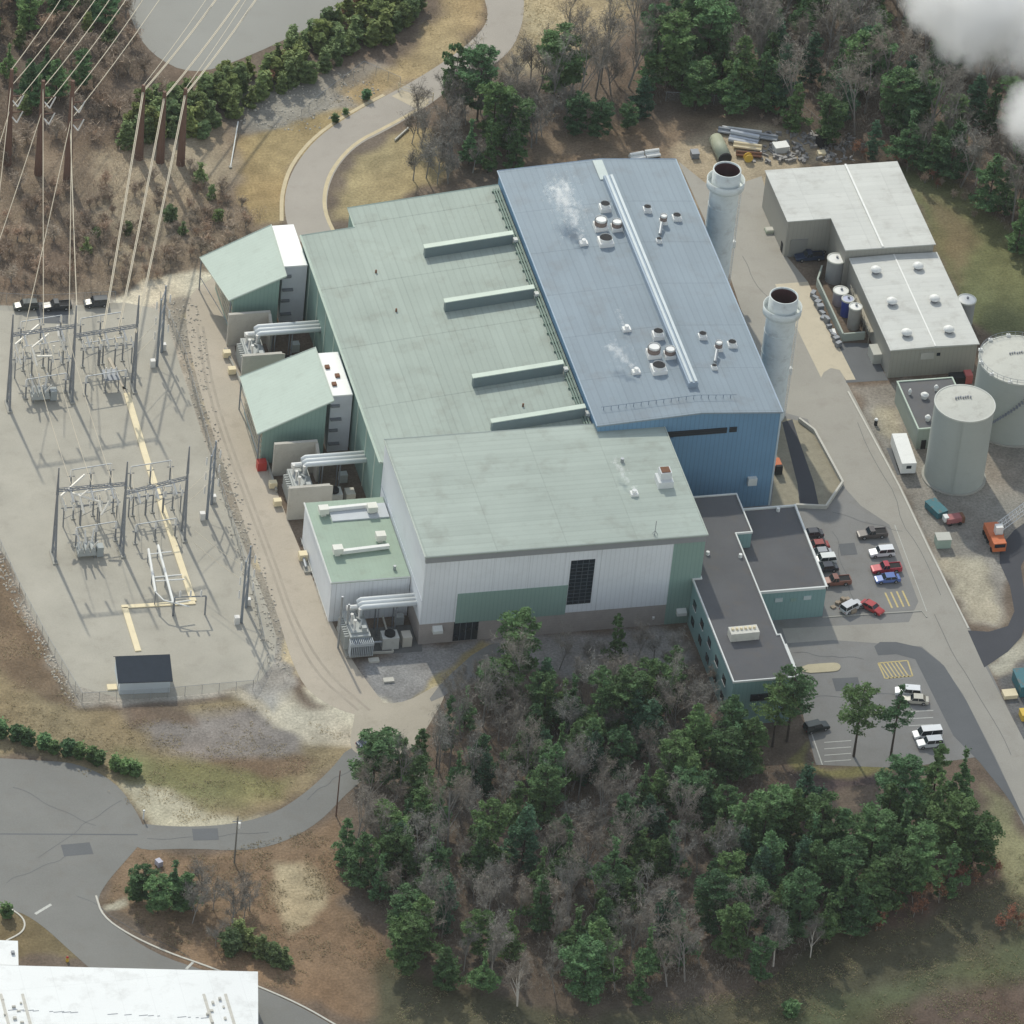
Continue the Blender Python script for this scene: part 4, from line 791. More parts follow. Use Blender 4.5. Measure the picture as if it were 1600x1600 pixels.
# ------------------------------------------------------------ switchyard
def bush(mb, c, z0, h, r=.22, n=7, k=6):
    prof = []
    for j in range(k): prof += [(r, z0+h*j/k), (r*.55, z0+h*(j+.5)/k)]
    prof.append((r*.5, z0+h)); mb.lathe(c, prof, n, True)
def takeoff(label, masts, z_mast, beams):
    t = thing('takeoff_structure', label, 'gantry', tuple(W(*masts[1])), 'switchyard gantries'); bases = []
    for px, py in masts:
        b = W(px, py); bases.append(b); m = MB()
        for s in (-1, 1): m.tube([(b.x, b.y+s*1.5, 0), (b.x, b.y+s*.22, z_mast*.62), (b.x, b.y, z_mast*.72)], .25, 5, .19)
        m.tube([(b.x, b.y, z_mast*.70), (b.x, b.y, z_mast)], .30, 6, .12)
        for k in range(5): zz = 1.5+k*2.4; w_ = 1.5*(1-zz/(z_mast*.66)); m.bar((b.x, b.y-w_, zz), (b.x, b.y+w_, zz+1.4), .12)
        m.build('mast', mast_steel, t)
        MB().cbox((b.x, b.y), 1.0, 4.2, 0, .3).build('footing', concrete, t)
    for i, j, z in beams:
        a, b = bases[i], bases[j]; m = MB()
        for dy in (-.3, .3): m.bar((a.x, a.y+dy, z), (b.x, b.y+dy, z), .17)
        m.bar((a.x, a.y, z+.6), (b.x, b.y, z+.6), .13)
        n = 12
        for k in range(n):
            p = a+(b-a)*k/n; q = a+(b-a)*(k+1)/n; m.bar((p.x, p.y-.3, z), (q.x, q.y+.3, z), .07); m.bar((p.x, p.y, z+.6), (q.x, q.y-.3, z), .07)
        bm = m.build('beam', mast_steel, t)
        for k in range(3):
            for dx in (-.5, .5):
                p = a+(b-a)*((k+.6)/3.4); prof = Vector((p.x+dx, p.y+(2.1 if dx < 0 else -2.1), z-1.5))
                q0 = Vector((p.x+dx*.2, p.y, z)); MB().tube([q0, q0*.5+prof*.5, prof], .22, 6).build('insulator_string', insul, bm)
    return bases
T1 = takeoff('farther three masted steel gantry where the power lines enter the gravel switchyard', [(13, 636), (111, 622), (208, 606)], 22.8, [(0, 1, 17.6), (1, 2, 15.2)])
T2 = takeoff('nearer three masted steel gantry in the gravel switchyard', [(84, 872), (190, 862), (286, 838)], 22.0, [(0, 1, 16.4), (1, 2, 14.2)])
def hframe(label, px, py, h):
    b = W(px, py); t = thing('dead_end_frame', label, 'pole frame', tuple(b), 'twin pole frames along the switchyard fence')
    for dx, dy in ((-.9, -2.0), (.9, 2.4)):
        MB().tube([(b.x+dx, b.y+dy, 0), (b.x+dx, b.y+dy, h)], .3, 8, .17).build('pole', mat('blue_grey_pole', (.24, .27, .31), .55, .3, .1, .6), t)
    m = MB()
    for z in (h*.95, h*.72, h*.5): m.bar((b.x-.9, b.y-2.0, z), (b.x+.9, b.y+2.4, z), .16)
    m.bar((b.x-.9, b.y-2, h*.1), (b.x+.9, b.y+2.4, h*.48), .1); m.build('cross_arm', mast_steel, t)
    for z in (h*.93, h*.70, h*.48):
        for q in ((b.x-1.5, b.y-1.0), (b.x+1.6, b.y+1.0)): m = MB(); bush(m, q, z-1.9, 1.8, .2); m.build('insulator', insul, t)
    MB().cbox((b.x-1.8, b.y-2.0), 1.0, 1.0, 0, 1.6).build('surge_arrester', insul, t); MB().cbox((b.x+1.4, b.y+3.2), 1, .9, 0, 1.5).build('surge_arrester', insul, t); return b
H1 = hframe('twin pole steel frame at far end of switchyard fence', 249, 562, 16.5); H2 = hframe('twin pole steel frame at middle of switchyard fence', 327, 800, 15.5); H3 = hframe('twin pole steel frame at near end of switchyard fence', 381, 962, 15)
def breaker(label, px, py):
    b = W(px, py); t = thing('circuit_breaker', label, 'breaker', tuple(b), 'switchyard circuit breakers'); m = MB()
    m.cbox((b.x, b.y), 3.6, 2.4, .8, 1.6)
    for k in (-1, 0, 1): m.tube([(b.x+k*1.15, b.y-1.3, 2.1), (b.x+k*1.15, b.y+1.3, 2.1)], .5, 10)
    m.build('tanks', trafo, t); MB().cbox((b.x+2.6, b.y-.2), 1.3, 1.6, .2, 2.4).build('control_cabinet', mat('breaker_cabinet', (.34, .37, .37), .5), t)
    m = MB()
    for sx in (-1.5, 1.5):
        for sy in (-1, 1): m.bar((b.x+sx, b.y+sy, 0), (b.x+sx, b.y+sy, 1), .14)
    m.build('stand', mast_steel, t)
    for k in (-1, 0, 1):
        for s in (-1, 1):
            a = Vector((b.x+k*1.15, b.y+s*.8, 2.5)); e = Vector((b.x+k*1.75, b.y+s*2.0, 4.9))
            MB().tube([a, a*.5+e*.5, e], .24, 7, .15).build('bushing', insul, t)
    return b
B1 = breaker('dead tank breaker with white bushings below farther gantry', 62, 624); B2 = breaker('dead tank breaker with white bushings below nearer gantry', 134, 868)
def disconnect(label, px, py, h=5.2, wd=3.4):
    b = W(px, py); t = thing('disconnect_switch', label, 'switch stand', tuple(b), 'disconnect switch stands in the switchyard'); m = MB()
    for s in (-1, 1):
        m.bar((b.x+s*wd/2, b.y, 0), (b.x+s*wd/2, b.y, h), .2)
    m.bar((b.x-wd/2-.6, b.y, h), (b.x+wd/2+.6, b.y, h), .2); m.bar((b.x-wd/2, b.y, h*.4), (b.x+wd/2, b.y, h*.8), .09); m.build('stand', mast_steel, t)
    for k in (-1, 0, 1):
        for dy in (-.9, .9): m = MB(); bush(m, (b.x+k*wd/2.1, b.y+dy), h+.1, 1.5, .26, 7, 5); m.build('insulator', insul, t)
        MB().bar((b.x+k*wd/2.1, b.y-1.2, h+1.65), (b.x+k*wd/2.1, b.y+1.2, h+1.65), .1).build('switch_arm', cable, t)
    return b
for i, (px, py, lb) in enumerate(((36, 590, 'disconnect switch stand beside left mast of farther gantry'), (62, 580, 'disconnect switch stand behind breaker, under farther left beam'), (92, 590, 'disconnect switch stand left of middle mast, farther gantry'), (142, 572, 'disconnect switch stand right of middle mast, farther gantry'), (166, 570, 'disconnect switch stand under middle of farther right beam'), (192, 568, 'disconnect switch stand beside right mast of farther gantry'), (112, 822, 'disconnect switch stand beside left mast of nearer gantry'), (138, 818, 'disconnect switch stand behind breaker, under nearer left beam'), (168, 815, 'disconnect switch stand left of middle mast, nearer gantry'), (214, 806, 'disconnect switch stand right of middle mast, nearer gantry'), (240, 803, 'disconnect switch stand under middle of nearer right beam'), (268, 800, 'disconnect switch stand beside right mast of nearer gantry'))): disconnect(lb, px, py, 4.6)
# bent rigid bus
def bus(label, pts):
    t = MB().tube([W(x, y, z) for x, y, z in pts], .26, 6).build('bus_bar', mat('pale_bus_tube', (.78, .74, .66), .5, .1, .1, .5)); tag(t, label, 'bus bar', 'bent tubular bus bars in the switchyard')
bus('pale bent bus bar nearest left mast, farther gantry', [(60, 508, 9), (24, 538, 9), (33, 570, 6.5)]); bus('pale bent bus bar below middle of farther left beam', [(76, 522, 9), (50, 543, 8), (58, 572, 6)]); bus('pale bent bus bar left of middle mast, farther gantry', [(90, 508, 10), (92, 525, 9), (101, 548, 6.5)]); bus('short pale bus bar crossing between switches below farther gantry', [(58, 557, 7), (82, 556, 7), (84, 540, 9)])
bus('pale bent bus bar nearest left mast, nearer gantry', [(132, 742, 10), (95, 775, 9), (103, 798, 6.5)]); bus('pale bent bus bar below middle of nearer left beam', [(143, 762, 9), (125, 776, 8), (131, 803, 6)]); bus('pale hooked bus bar left of middle mast, nearer gantry', [(165, 765, 10), (172, 782, 8), (158, 805, 6)]); bus('short pale bus bar crossing between switches below nearer gantry', [(113, 771, 8), (128, 776, 8), (155, 784, 7), (158, 800, 6)])
def bus_post(label, px, py, h):
    b = W(px, py); t = thing('bus_post', label, 'post insulator', (b.x, b.y, 0), 'post insulators in the switchyard'); m = MB(); m.bar((b.x, b.y, 0), (b.x, b.y, h), .24); m.bar((b.x-.7, b.y, h), (b.x+.7, b.y, h), .16); m.build('post', mast_steel, t); MB().cbox((b.x, b.y), .9, .9, 0, .2).build('footing', concrete, t); m = MB(); bush(m, (b.x, b.y), h, 1.6, .27, 7, 5); m.build('insulator', insul, t); return Vector((b.x, b.y, h+1.6))
for g, (ox, oy, nm) in enumerate(((0, 0, 'farther'), (78, 232, 'nearer'))):
    rows = []
    for rw in range(3):
        row = []
        for k in range(6): row.append(bus_post('post insulator in row of six below the %s gantry, %s row' % (nm, ('far', 'middle', 'near')[rw]), ox+32+k*31+rw*4, oy+534+rw*44-k*5+(10 if k > 2 else 0), (3.4, 4.2, 3.0)[rw]))
        rows.append(row)
        for a, b2, sd in ((0, 2, 'left'), (3, 5, 'right')):
            o = MB().tube([row[a], row[a+1], row[b2]], .11, 6).build('bus_bar', galv); tag(o, 'straight bus tube along %s row, %s bay of %s gantry' % (('far', 'middle', 'near')[rw], sd, nm), 'bus bar', 'straight bus tubes in the switchyard')
    for k in range(6):
        for rw in (0, 1): wire('thin slack jumper between post rows below the %s gantry' % nm, rows[rw][k], rows[rw+1][k], .5, .05, 'jumpers in the switchyard')
# long bus frame beside the trench
bf = thing('bus_support_frame', 'long pale bus frame on short posts beside cable trench', 'bus frame', tuple(W(250, 900))); m = MB()
for a, b in (((232, 858), (243, 925)), ((247, 852), (271, 942))):
    p, q = W(*a, 3.2), W(*b, 3.2); m.tube([p, q], .27, 6)
for a, b in (((234, 866), (268, 862)), ((241, 902), (284, 898)), ((243, 908), (288, 905)), ((243, 925), (256, 938)), ((256, 938), (296, 948)), ((271, 942), (298, 938))): m.tube([W(*a, 3.2), W(*b, 3.2)], .14, 6)
m.build('bus_tube', mat('white_bus_tube', (.75, .75, .72), .5), bf); m = MB()
for px, py in ((232, 858), (243, 925), (247, 852), (271, 942), (259, 897), (238, 892)): p = W(px, py, 3.2); m.bar((p.x, p.y, 0), (p.x, p.y, 3.2), .18)
m.build('post', mast_steel, bf)
ps = thing('bus_portal', 'low two legged portal at near end of bus frame', 'portal', tuple(W(295, 955))); m = MB(); p, q = W(271, 962), W(320, 960)
for r in (p, q): m.bar((r.x, r.y, 0), (r.x, r.y, 4.5), .25)
m.bar((p.x, p.y, 4.5), (q.x, q.y, 4.5), .22); m.build('portal_frame', mast_steel, ps)
for k in range(3): c = p+(q-p)*(k+.5)/3; m = MB(); bush(m, (c.x, c.y), 4.6, 1.4); m.build('insulator', insul, ps)
for i, (px, py, lb) in enumerate(((172, 606, 'low grey equipment frame casting square shadow by cable trench'), (40, 905, None))):
    if lb:
        b = W(px, py); t = thing('instrument_transformer', lb, 'equipment', tuple(b)); m = MB()
        for sx in (-1.3, 1.3):
            for sy in (-1.6, 1.6): m.bar((b.x+sx, b.y+sy, 0), (b.x+sx, b.y+sy, 3.2), .16)
        m.cbox((b.x, b.y), 3, 3.6, 3.1, 3.3); m.build('stand', mast_steel, t)
        for k in (-1, 0, 1): m = MB(); bush(m, (b.x+k, b.y), 3.3, 1.8); m.build('insulator', insul, t)
# ------------------------------------------------------------ steel poles and conductors
def pole(label, bpx, tpy, group, arms):
    b = W(*bpx); h = hat(b, tpy); t = thing('power_line_pole', label, 'power pole', tuple(b), group)
    MB().tube([(b.x, b.y, 0), (b.x, b.y, h)], .95, 10, .38).build('shaft', pole_steel, t)
    m = MB()
    for z in arms:
        n = MB()
        e = Vector((b.x+2.6, b.y-.6, z+.6)); m.tube([(b.x, b.y, z), e], .16, 6, .1)
        f = Vector((b.x+1.3, b.y-1.4, z-1.6)); n.tube([e, f], .16, 6); n.tube([(b.x+.2, b.y, z-.6), f], .16, 6); n.build('insulator', insul, t)
    m.build('cross_arm', pole_steel, t); return b, h
def attach(b, z): return Vector((b.x, b.y, z))
GP = 'steel poles of the left power line'; GR = 'steel poles of the right power line'; GW = 'overhead conductors'
PL = [pole('leftmost rust brown steel pole, at left edge of the photo', (11, 257), 108, GP, (17, 13)), pole('middle rust brown steel pole of the left line', (60, 272), 126, GP, (19, 15)), pole('right hand rust brown steel pole of the left line', (105, 285), 126, GP, (20, 15.5))]
PQ = [pole('left pole of the three short brown poles before the hedgerow', (217, 248), 133, GR, ()), pole('middle pole of the three short brown poles before the hedgerow', (250, 253), 143, GR, ()), pole('right pole of the three short brown poles before the hedgerow', (282, 257), 138, GR, ())]
names3 = ('left', 'middle', 'right')
for i, (fx, sh, up, lo) in enumerate((((110, 127, 152), 112, 135, 172), ((None, 174, 200), 0, 137, 173), ((None, 226, 252), 0, 150, 187))):
    b, h = PL[i]
    if fx[0] is not None: wire('thin shield wire rising from leftmost pole top', attach(b, h), W(fx[0], -25, h), .6, .08, GW)
    for lev, py, tx in (('upper', up, fx[1]), ('lower', lo, fx[2])):
        z = hat(b, py); wire('%s conductor rising beyond %s pole of the left line' % (lev, names3[i]), attach(b, z), W(tx+9, -18, z), .8, .085, GW)
ends = [((-40, 345), (-14, 420)), ((-20, 430), (68, 505)), ((28, 560), (108, 522))]
for i in range(3):
    b, h = PL[i]; z = hat(b, (172, 175, 187)[i]); z2 = hat(b, (135, 137, 150)[i])
    wire('lower conductor falling from %s pole of the left line to the switchyard' % names3[i], attach(b, z), W(*ends[i][0], 15), .6, .08, GW)
    wire('upper conductor falling from %s pole of the left line to the switchyard' % names3[i], attach(b, z2), W(*ends[i][1], 15.5), .6, .08, GW)
wire('slack pale conductor from right pole of left line to middle gantry mast', attach(PL[2][0], hat(PL[2][0], 200)), W(121, 505, 18), .5, .1, GW)
for i, (tx, ex, ey) in enumerate(((343, 160, 525), (380, 184, 522), (405, 212, 520))):
    b, h = PQ[i]; z = h-1.5
    wire('thick paired conductor rising beyond %s short brown pole' % names3[i], attach(b, z), W(tx, -8, z), .7, .10, GW, .26)
    wire('thick paired conductor falling from %s short brown pole to the gantry' % names3[i], attach(b, z), W(ex, ey, 15.2), 1.0, .10, GW, .26)
    if i != 1: wire('thin shield wire above %s short brown pole' % names3[i], attach(b, h), W(tx-16, -8, h), .5, .07, GW)
for A_, B_, nm in ((T1[2], H1, 'far'), (T2[2], H2, 'middle'), (W(300, 900), H3, 'near')):
    for k in range(2): wire('thin span from gantry to %s twin pole frame, %s' % (nm, ('upper' if k else 'lower')), (A_.x, A_.y, 8+k*3), (B_.x, B_.y, 8+k*3.3), .3, .05, GW)
for k in range(3): wire('long slack span between both gantries, %s' % ('left', 'centre', 'right')[k], (T1[0].x+3+k*4, T1[0].y, 17.4), (T2[0].x+3+k*4, T2[0].y, 16.2), 1.2, .06, GW)
# ------------------------------------------------------------ fences
def mesh_mat():
    m = bpy.data.materials.new('chain_link'); m.use_nodes = True; nt = m.node_tree; N = nt.nodes; b = N['Principled BSDF']; b.inputs['Base Color'].default_value = (.30, .31, .31, 1); b.inputs['Metallic'].default_value = .3
    b.inputs['Alpha'].default_value = .22; return m
chain = mesh_mat()
def fence(label, px, h=2.4, step=3.2, mesh=True):
    P = [W(x, y) for x, y in px]; t = thing('chain_link_fence', label, 'fence', tuple(P[0])); m = MB(); g = MB()
    for a, b in zip(P, P[1:]):
        n = max(1, round((b-a).length/step))
        for k in range(n+1): q = a+(b-a)*k/n; m.tube([(q.x, q.y, 0), (q.x, q.y, h)], .045, 5)
        m.tube([(a.x, a.y, h), (b.x, b.y, h)], .035, 4); g.add([(a.x, a.y, .1), (b.x, b.y, .1), (b.x, b.y, h), (a.x, a.y, h)], [(0, 1, 2, 3)])
    m.build('fence_frame', galv, t)
    if mesh: g.build('fence_mesh', chain, t)
fence('chain link fence around near and left sides of gravel switchyard', [(-20, 815), (30, 925), (75, 1010), (128, 1098), (262, 1090), (395, 1078), (418, 1035)])
fence('chain link fence along riprap bank right of switchyard', [(250, 470), (288, 560), (338, 745), (395, 930), (412, 1010)])
fence('chain link fence along grassy bank beside curving road', [(470, 185), (520, 145), (568, 110), (625, 135)])
fence('dark chain link fence at foot of the woods behind scrap yard', [(1040, 158), (1140, 165), (1240, 168), (1320, 235), (1420, 250)])
fence('chain link fence by upper left end of gravel yard', [(-40, 470), (60, 476), (180, 470)])
gt = thing('gate', 'pale swing gate across the curving road', 'gate', tuple(W(640, 150))); m = MB(); p, q = W(622, 142), W(676, 158)
for r in (p, q): m.tube([(r.x, r.y, 0), (r.x, r.y, 2.2)], .1, 6)
for z in (.4, 1.1, 1.9): m.tube([(p.x, p.y, z), (q.x, q.y, z)], .05, 5)
m.build('gate_frame', cream, gt)
o = MB().tube([W(617, 219, .3), W(638, 200, .3)], .25, 6).build('timber_barrier', pale_conc); tag(o, 'pale fallen timber barrier beside gate on curving road', 'barrier')
up = thing('utility_pole', 'grey utility pole with pale top beside the entry road', 'utility pole', tuple(W(366, 1348))); b = W(366, 1348); MB().tube([(b.x, b.y, 0), (b.x, b.y, 11)], .18, 7, .13).build('shaft', mat('grey_timber', (.20, .19, .17), .9), up); MB().tube([(b.x-.9, b.y, 10), (b.x+.9, b.y, 10)], .1, 5).build('cross_arm', mast_steel, up); m = MB(); m.cyl((b.x+.35, b.y), .3, .3, 8.4, 9.6, 10); m.build('pole_transformer', white_paint, up)
up = thing('utility_pole', 'slim dark pole at bend of entry road by the pines', 'utility pole', tuple(W(525, 1275))); b = W(525, 1275); MB().tube([(b.x, b.y, 0), (b.x, b.y, 11)], .16, 7, .1).build('shaft', pole_steel, up)
sg = thing('marker_post', 'white marker post at corner of entry road', 'post', tuple(W(224, 1280))); b = W(224, 1280); MB().cbox((b.x, b.y), .25, .25, 0, 2.0).build('shaft', white_paint, sg); MB().cbox((b.x, b.y), .36, .36, 2.0, 2.15).build('post_cap', galv, sg)
o = thing('field_post', 'leaning white pole in the field left of the curving road', 'post', tuple(W(360, 262))); p = W(360, 262); MB().tube([p, W(372, 190, 1.2)], .13, 6).build('shaft', trim_white, o); MB().cbox((p.x, p.y), .6, .6, 0, .3).build('footing', concrete, o)
hy = thing('fire_hydrant', 'small red and yellow hydrant on lawn above the white warehouse', 'hydrant', tuple(W(105, 1502))); b = W(105, 1502); MB().cyl((b.x, b.y), .3, .25, 0, .9, 10).build('barrel', yellow_m, hy); MB().cyl((b.x, b.y), .28, .1, .9, 1.2, 10).build('bonnet', red_m, hy)
o = MB().cbox(tuple(W(248, 1352)[:2]), 1.0, 1.3, 0, 1.2, .4).build('utility_box', mat('lilac_box', (.42, .42, .50), .5)); tag(o, 'small pale utility box in brown grass near corner of entry road', 'box')
# ------------------------------------------------------------ vehicles
glass_c = mat('car_glass', (.02, .026, .032), .12, 0, .1, 1, spec=.7); tyre = mat('tyre_rubber', (.018, .018, .02), .85); rim_m = mat('wheel_rim', (.45, .46, .47), .4, .6); lamp_m = mat('headlamp', (.40, .40, .39), .2); tail_m = mat('tail_lamp', (.4, .02, .02), .3)
PAINTS = {}
def paint(col):
    if col not in PAINTS: PAINTS[col] = mat('car_paint', col, .3, .1, .06, 1.5, spec=.6)
    return PAINTS[col]
def side(mb, prof, hw, top=None):        # side profile extruded across the width
    n = len(prof); z0 = min(p[1] for p in prof); z1 = max(p[1] for p in prof)
    f = lambda z: hw-(.10*(z-z0)/(z1-z0+1e-6))
    vs = [(x, -f(z), z) for x, z in prof]+[(x, f(z), z) for x, z in prof]
    return mb.add(vs, [tuple(range(n)), tuple(reversed(range(n, 2*n)))]+[((i+1) % n, i, i+n, (i+1) % n+n) for i in range(n)])
def vehicle(kind, colr, label, px, py, rz=math.pi, name=None):
    b = W(px, py); nm = name or {'sedan': 'parked_car', 'suv': 'parked_car', 'pickup': 'pickup_truck', 'van': 'parked_van'}[kind]
    t = thing(nm, label, {'pickup': 'pickup', 'van': 'van'}.get(kind, 'car'), (b.x, b.y, .045), 'vehicles parked around the plant', rz)
    LOC[t.name] = Vector((0, 0, 0)); pm = paint(colr); t.scale = (1.08, 1.08, 1.05)
    L_, H_, Wd = {'sedan': (4.7, 1.45, .90), 'suv': (4.7, 1.75, .94), 'pickup': (5.6, 1.80, .97), 'van': (5.2, 2.0, .98)}[kind]; h = L_/2; wr = .34 if kind != 'pickup' else .39
    bl = .92 if kind == 'sedan' else 1.05
    body = MB(); side(body, [(-h, .42), (-h+.1, .28), (h-.15, .28), (h, .45), (h-.03, bl*.72), (h-.35, bl*.84), (h*.42, bl), (-h+.12, bl), (-h, bl*.85)], Wd); bo = body.build('body', pm, t)
    bv = bo.modifiers.new('bevel', 'BEVEL'); bv.width = .07; bv.segments = 2
    if kind == 'sedan': c = (h*.40, -h+.55, h*.16, -h*.52)
    elif kind == 'suv': c = (h*.42, -h+.08, h*.22, -h+.32)
    elif kind == 'van': c = (h*.62, -h+.06, h*.40, -h+.15)
    else: c = (h*.36, -h*.16, h*.18, -h*.12)
    f = .80
    cab = MB(); cab.add([(c[0], -Wd+.06, bl-.02), (c[0], Wd-.06, bl-.02), (c[1], Wd-.06, bl-.02), (c[1], -Wd+.06, bl-.02), (c[2], -Wd*f, H_-.06), (c[2], Wd*f, H_-.06), (c[3], Wd*f, H_-.06), (c[3], -Wd*f, H_-.06)], [(0, 1, 5, 4), (1, 2, 6, 5), (2, 3, 7, 6), (3, 0, 4, 7), (4, 5, 6, 7)]); cab.build('windows', glass_c, t)
    r = MB().box(c[3]-.04, c[2]+.04, -Wd*f-.02, Wd*f+.02, H_-.07, H_); ro = r.build('roof', pm, t); bv = ro.modifiers.new('bevel', 'BEVEL'); bv.width = .03; bv.segments = 2
    pl = MB()
    for s in (-1, 1):
        for (x0, x1) in ((c[0], c[2]), (c[1], c[3])): pl.bar((x0, s*(Wd-.06), bl), (x1, s*Wd*f, H_-.05), .07)
        xm = (c[0]+c[1])/2; pl.bar((xm, s*(Wd-.05), bl), ((c[2]+c[3])/2, s*Wd*f, H_-.05), .07)
    pl.build('pillars', pm, t)
    if kind == 'pickup':
        MB().box(-h+.18, c[1]-.12, -Wd+.2, Wd-.2, bl-.04, bl+.012).build('bed', dark_m, t)
        q = MB()
        for s in (-1, 1): q.box(-h+.08, c[1]-.05, s*(Wd-.12)-.05, s*(Wd-.12)+.05, bl-.02, bl+.16)
        q.box(-h+.04, -h+.14, -Wd+.1, Wd-.1, bl-.02, bl+.16); q.build('bed_side', pm, t)
    for x in (h*.60, -h*.60):
        for s in (-1, 1):
            w_ = MB().tube([(x, s*(Wd-.20), wr), (x, s*(Wd+.02), wr)], wr, 14).build('wheel', tyre, t); MB().tube([(x, s*(Wd+.0), wr), (x, s*(Wd+.035), wr)], wr*.58, 10).build('rim', rim_m, w_)
    for s in (-1, 1):
        MB().box(h-.12, h-.02, s*.62-.13, s*.62+.13, bl*.60, bl*.70).build('headlight', lamp_m, t); MB().box(-h-.015, -h+.1, s*.72-.11, s*.72+.11, bl*.6, bl*.82).build('tail_light', tail_m, t)
        MB().box(c[0]-.25, c[0]-.1, s*(Wd+.04)-.08, s*(Wd+.04)+.08, bl-.03, bl+.12).build('mirror', pm, t)
    return t
V = vehicle
V('pickup', (.10, .085, .08), 'dark brown pickup, farthest in the right parking row', 1362, 838); V('suv', (.74, .75, .76), 'white estate car between dark brown pickup and red pickup', 1377, 867)
V('pickup', (.42, .03, .05), 'bright red pickup beside blue car', 1384, 892); V('sedan', (.10, .17, .42), 'metallic blue car at near end of right parking row', 1386, 908)
V('sedan', (.05, .05, .06), 'black car with pale bonnet at far end of row beside office', 1266, 838, math.pi); V('sedan', (.30, .05, .04), 'dark red car beside the office parapet', 1275, 856, math.pi); V('sedan', (.36, .37, .39), 'silver car between dark red and white cars by the office', 1280, 868, math.pi)
V('suv', (.75, .76, .73), 'white square backed car in row beside office', 1286, 879, math.pi); V('sedan', (.03, .035, .05), 'black car right behind white square backed car by office', 1289, 891, math.pi); V('pickup', (.24, .10, .07), 'rust brown truck with ladder rack at near corner of office', 1305, 912, math.pi)
V('sedan', (.42, .04, .04), 'red car parked askew near fence line, alone', 1362, 953, -.9); V('suv', (.62, .63, .64), 'white topped small vehicle among clutter near teal office corner', 1330, 952, .5)
V('suv', (.80, .80, .80), 'bright white car in lower parking lot beside striped bay', 1418, 1085, math.pi-.25); V('sedan', (.55, .52, .44), 'tan car right behind bright white car in lower lot', 1430, 1097, math.pi-.25); V('van', (.80, .80, .79), 'white van at near end of lower parking lot', 1448, 1151); V('suv', (.60, .62, .63), 'silver car beside white van, half under the pines', 1452, 1165)
V('suv', (.02, .03, .03), 'black car below the tall pines at lower lot edge', 1275, 1140, .2); V('pickup', (.02, .04, .09), 'dark navy truck parked against warehouse wall', 1264, 405, math.pi); V('pickup', (.05, .07, .12), 'navy flatbed truck nearest the warehouse wall', 1272, 393, math.pi)
V('sedan', (.03, .05, .09), 'dark car half hidden by lone pine at road junction', 577, 1164, .3)
# orange crane truck with silver lattice boom
b = W(1554, 852); cr = thing('crane_truck', 'orange crane truck with silver lattice boom beside black road', 'crane', (b.x, b.y, 0))
MB().cbox((b.x, b.y-1.6), 2.6, 2.6, .7, 2.7, .0).build('cab', orange_m, cr); MB().cbox((b.x+.2, b.y+2.2), 2.9, 4.2, 1.0, 2.4, 0).build('body', orange_m, cr); MB().cbox((b.x, b.y-2.93), 2.2, .06, 1.7, 2.5).build('windscreen', dark_glass, cr)
for x in (-1.2, 1.2):
    for y in (-1.8, 1.0, 2.4, 3.6): MB().tube([(b.x+x-.18, b.y+y, .5), (b.x+x+.18, b.y+y, .5)], .5, 12).build('wheel', tyre, cr)
p0 = W(1562, 826, 3.2); p1 = W(1640, 768, 4.2); u = (p1-p0).normalized(); n_ = Vector((-u.y, u.x, 0)); m = MB(); Lb = (p1-p0).length; N_ = 14
for s, z in ((-.7, 0), (.7, 0), (-.7, 1.2), (.7, 1.2)): m.bar(p0+n_*s+Vector((0, 0, z)), p1+n_*s+Vector((0, 0, z)), .14)
for k in range(N_):
    a = p0+u*Lb*k/N_; c = p0+u*Lb*(k+1)/N_
    for z in (0, 1.2): m.bar(a-n_*.7+Vector((0, 0, z)), c+n_*.7+Vector((0, 0, z)), .09)
    m.bar(a+n_*.7, c+n_*.7+Vector((0, 0, 1.2)), .08)
m.build('lattice_boom', mat('silver_boom', (.58, .58, .58), .4, .4), cr); MB().cbox((p0.x-.3, p0.y-.3), 1.5, 1.3, 2.4, 4.2).build('boom_head', white_paint, cr)
# yard equipment near the tank
def crate(name, label, cat, px, py, sx, sy, h, m, rz=0, lid=None, grp=None):
    b = W(px, py); t = thing(name, label, cat, (b.x, b.y, 0), grp); MB().cbox((b.x, b.y), sx, sy, .12, h, rz).build('body', m, t); MB().cbox((b.x, b.y), sx*.8, sy*.8, 0, .12, rz).build('base', dark_m, t)
    MB().cbox((b.x, b.y), sx*1.05, sy*1.05, h, h+.1, rz).build('lid', lid or m, t); return t
crate('transformer_cabinet', 'pale green electrical cabinet beside kerb of service road', 'cabinet', 1472, 852, 2.8, 2.4, 2.2, mat('cabinet_green', (.33, .42, .36), .5), -.05, tank_top)
crate('skip', 'dented teal waste skip left of red compressor', 'skip', 1462, 800, 2.4, 4.4, 1.5, teal_m, .35)
c = W(1490, 817); t = thing('compressor', 'red and pink wheeled compressor beside teal skip', 'compressor', (c.x, c.y, 0)); MB().cbox((c.x, c.y), 3.6, 1.8, .6, 1.7, .1).build('body', mat('faded_red', (.36, .13, .13), .6, 0, .2, 1.5), t); MB().cbox((c.x-1.8, c.y), .9, 1.3, .8, 1.9, .1).build('tank', white_paint, t); MB().cbox((c.x+1.6, c.y+.1), .6, 1.7, .4, 1.8, .1).build('engine', rust_m, t)
m = MB()
for x in (-1, 1): m.tube([(c.x+x, c.y-1, .4), (c.x+x, c.y+1, .4)], .4, 10)
m.build('wheels', tyre, t)
c = W(1368, 664); bo = thing('bollard_light', 'white topped short bollard beside service road', 'bollard', tuple(c)); MB().cyl(c[:2], .35, .35, 0, 1.3, 10).build('shaft', dark_m, bo); MB().cyl(c[:2], .42, .3, 1.3, 1.6, 10).build('cap', white_paint, bo)
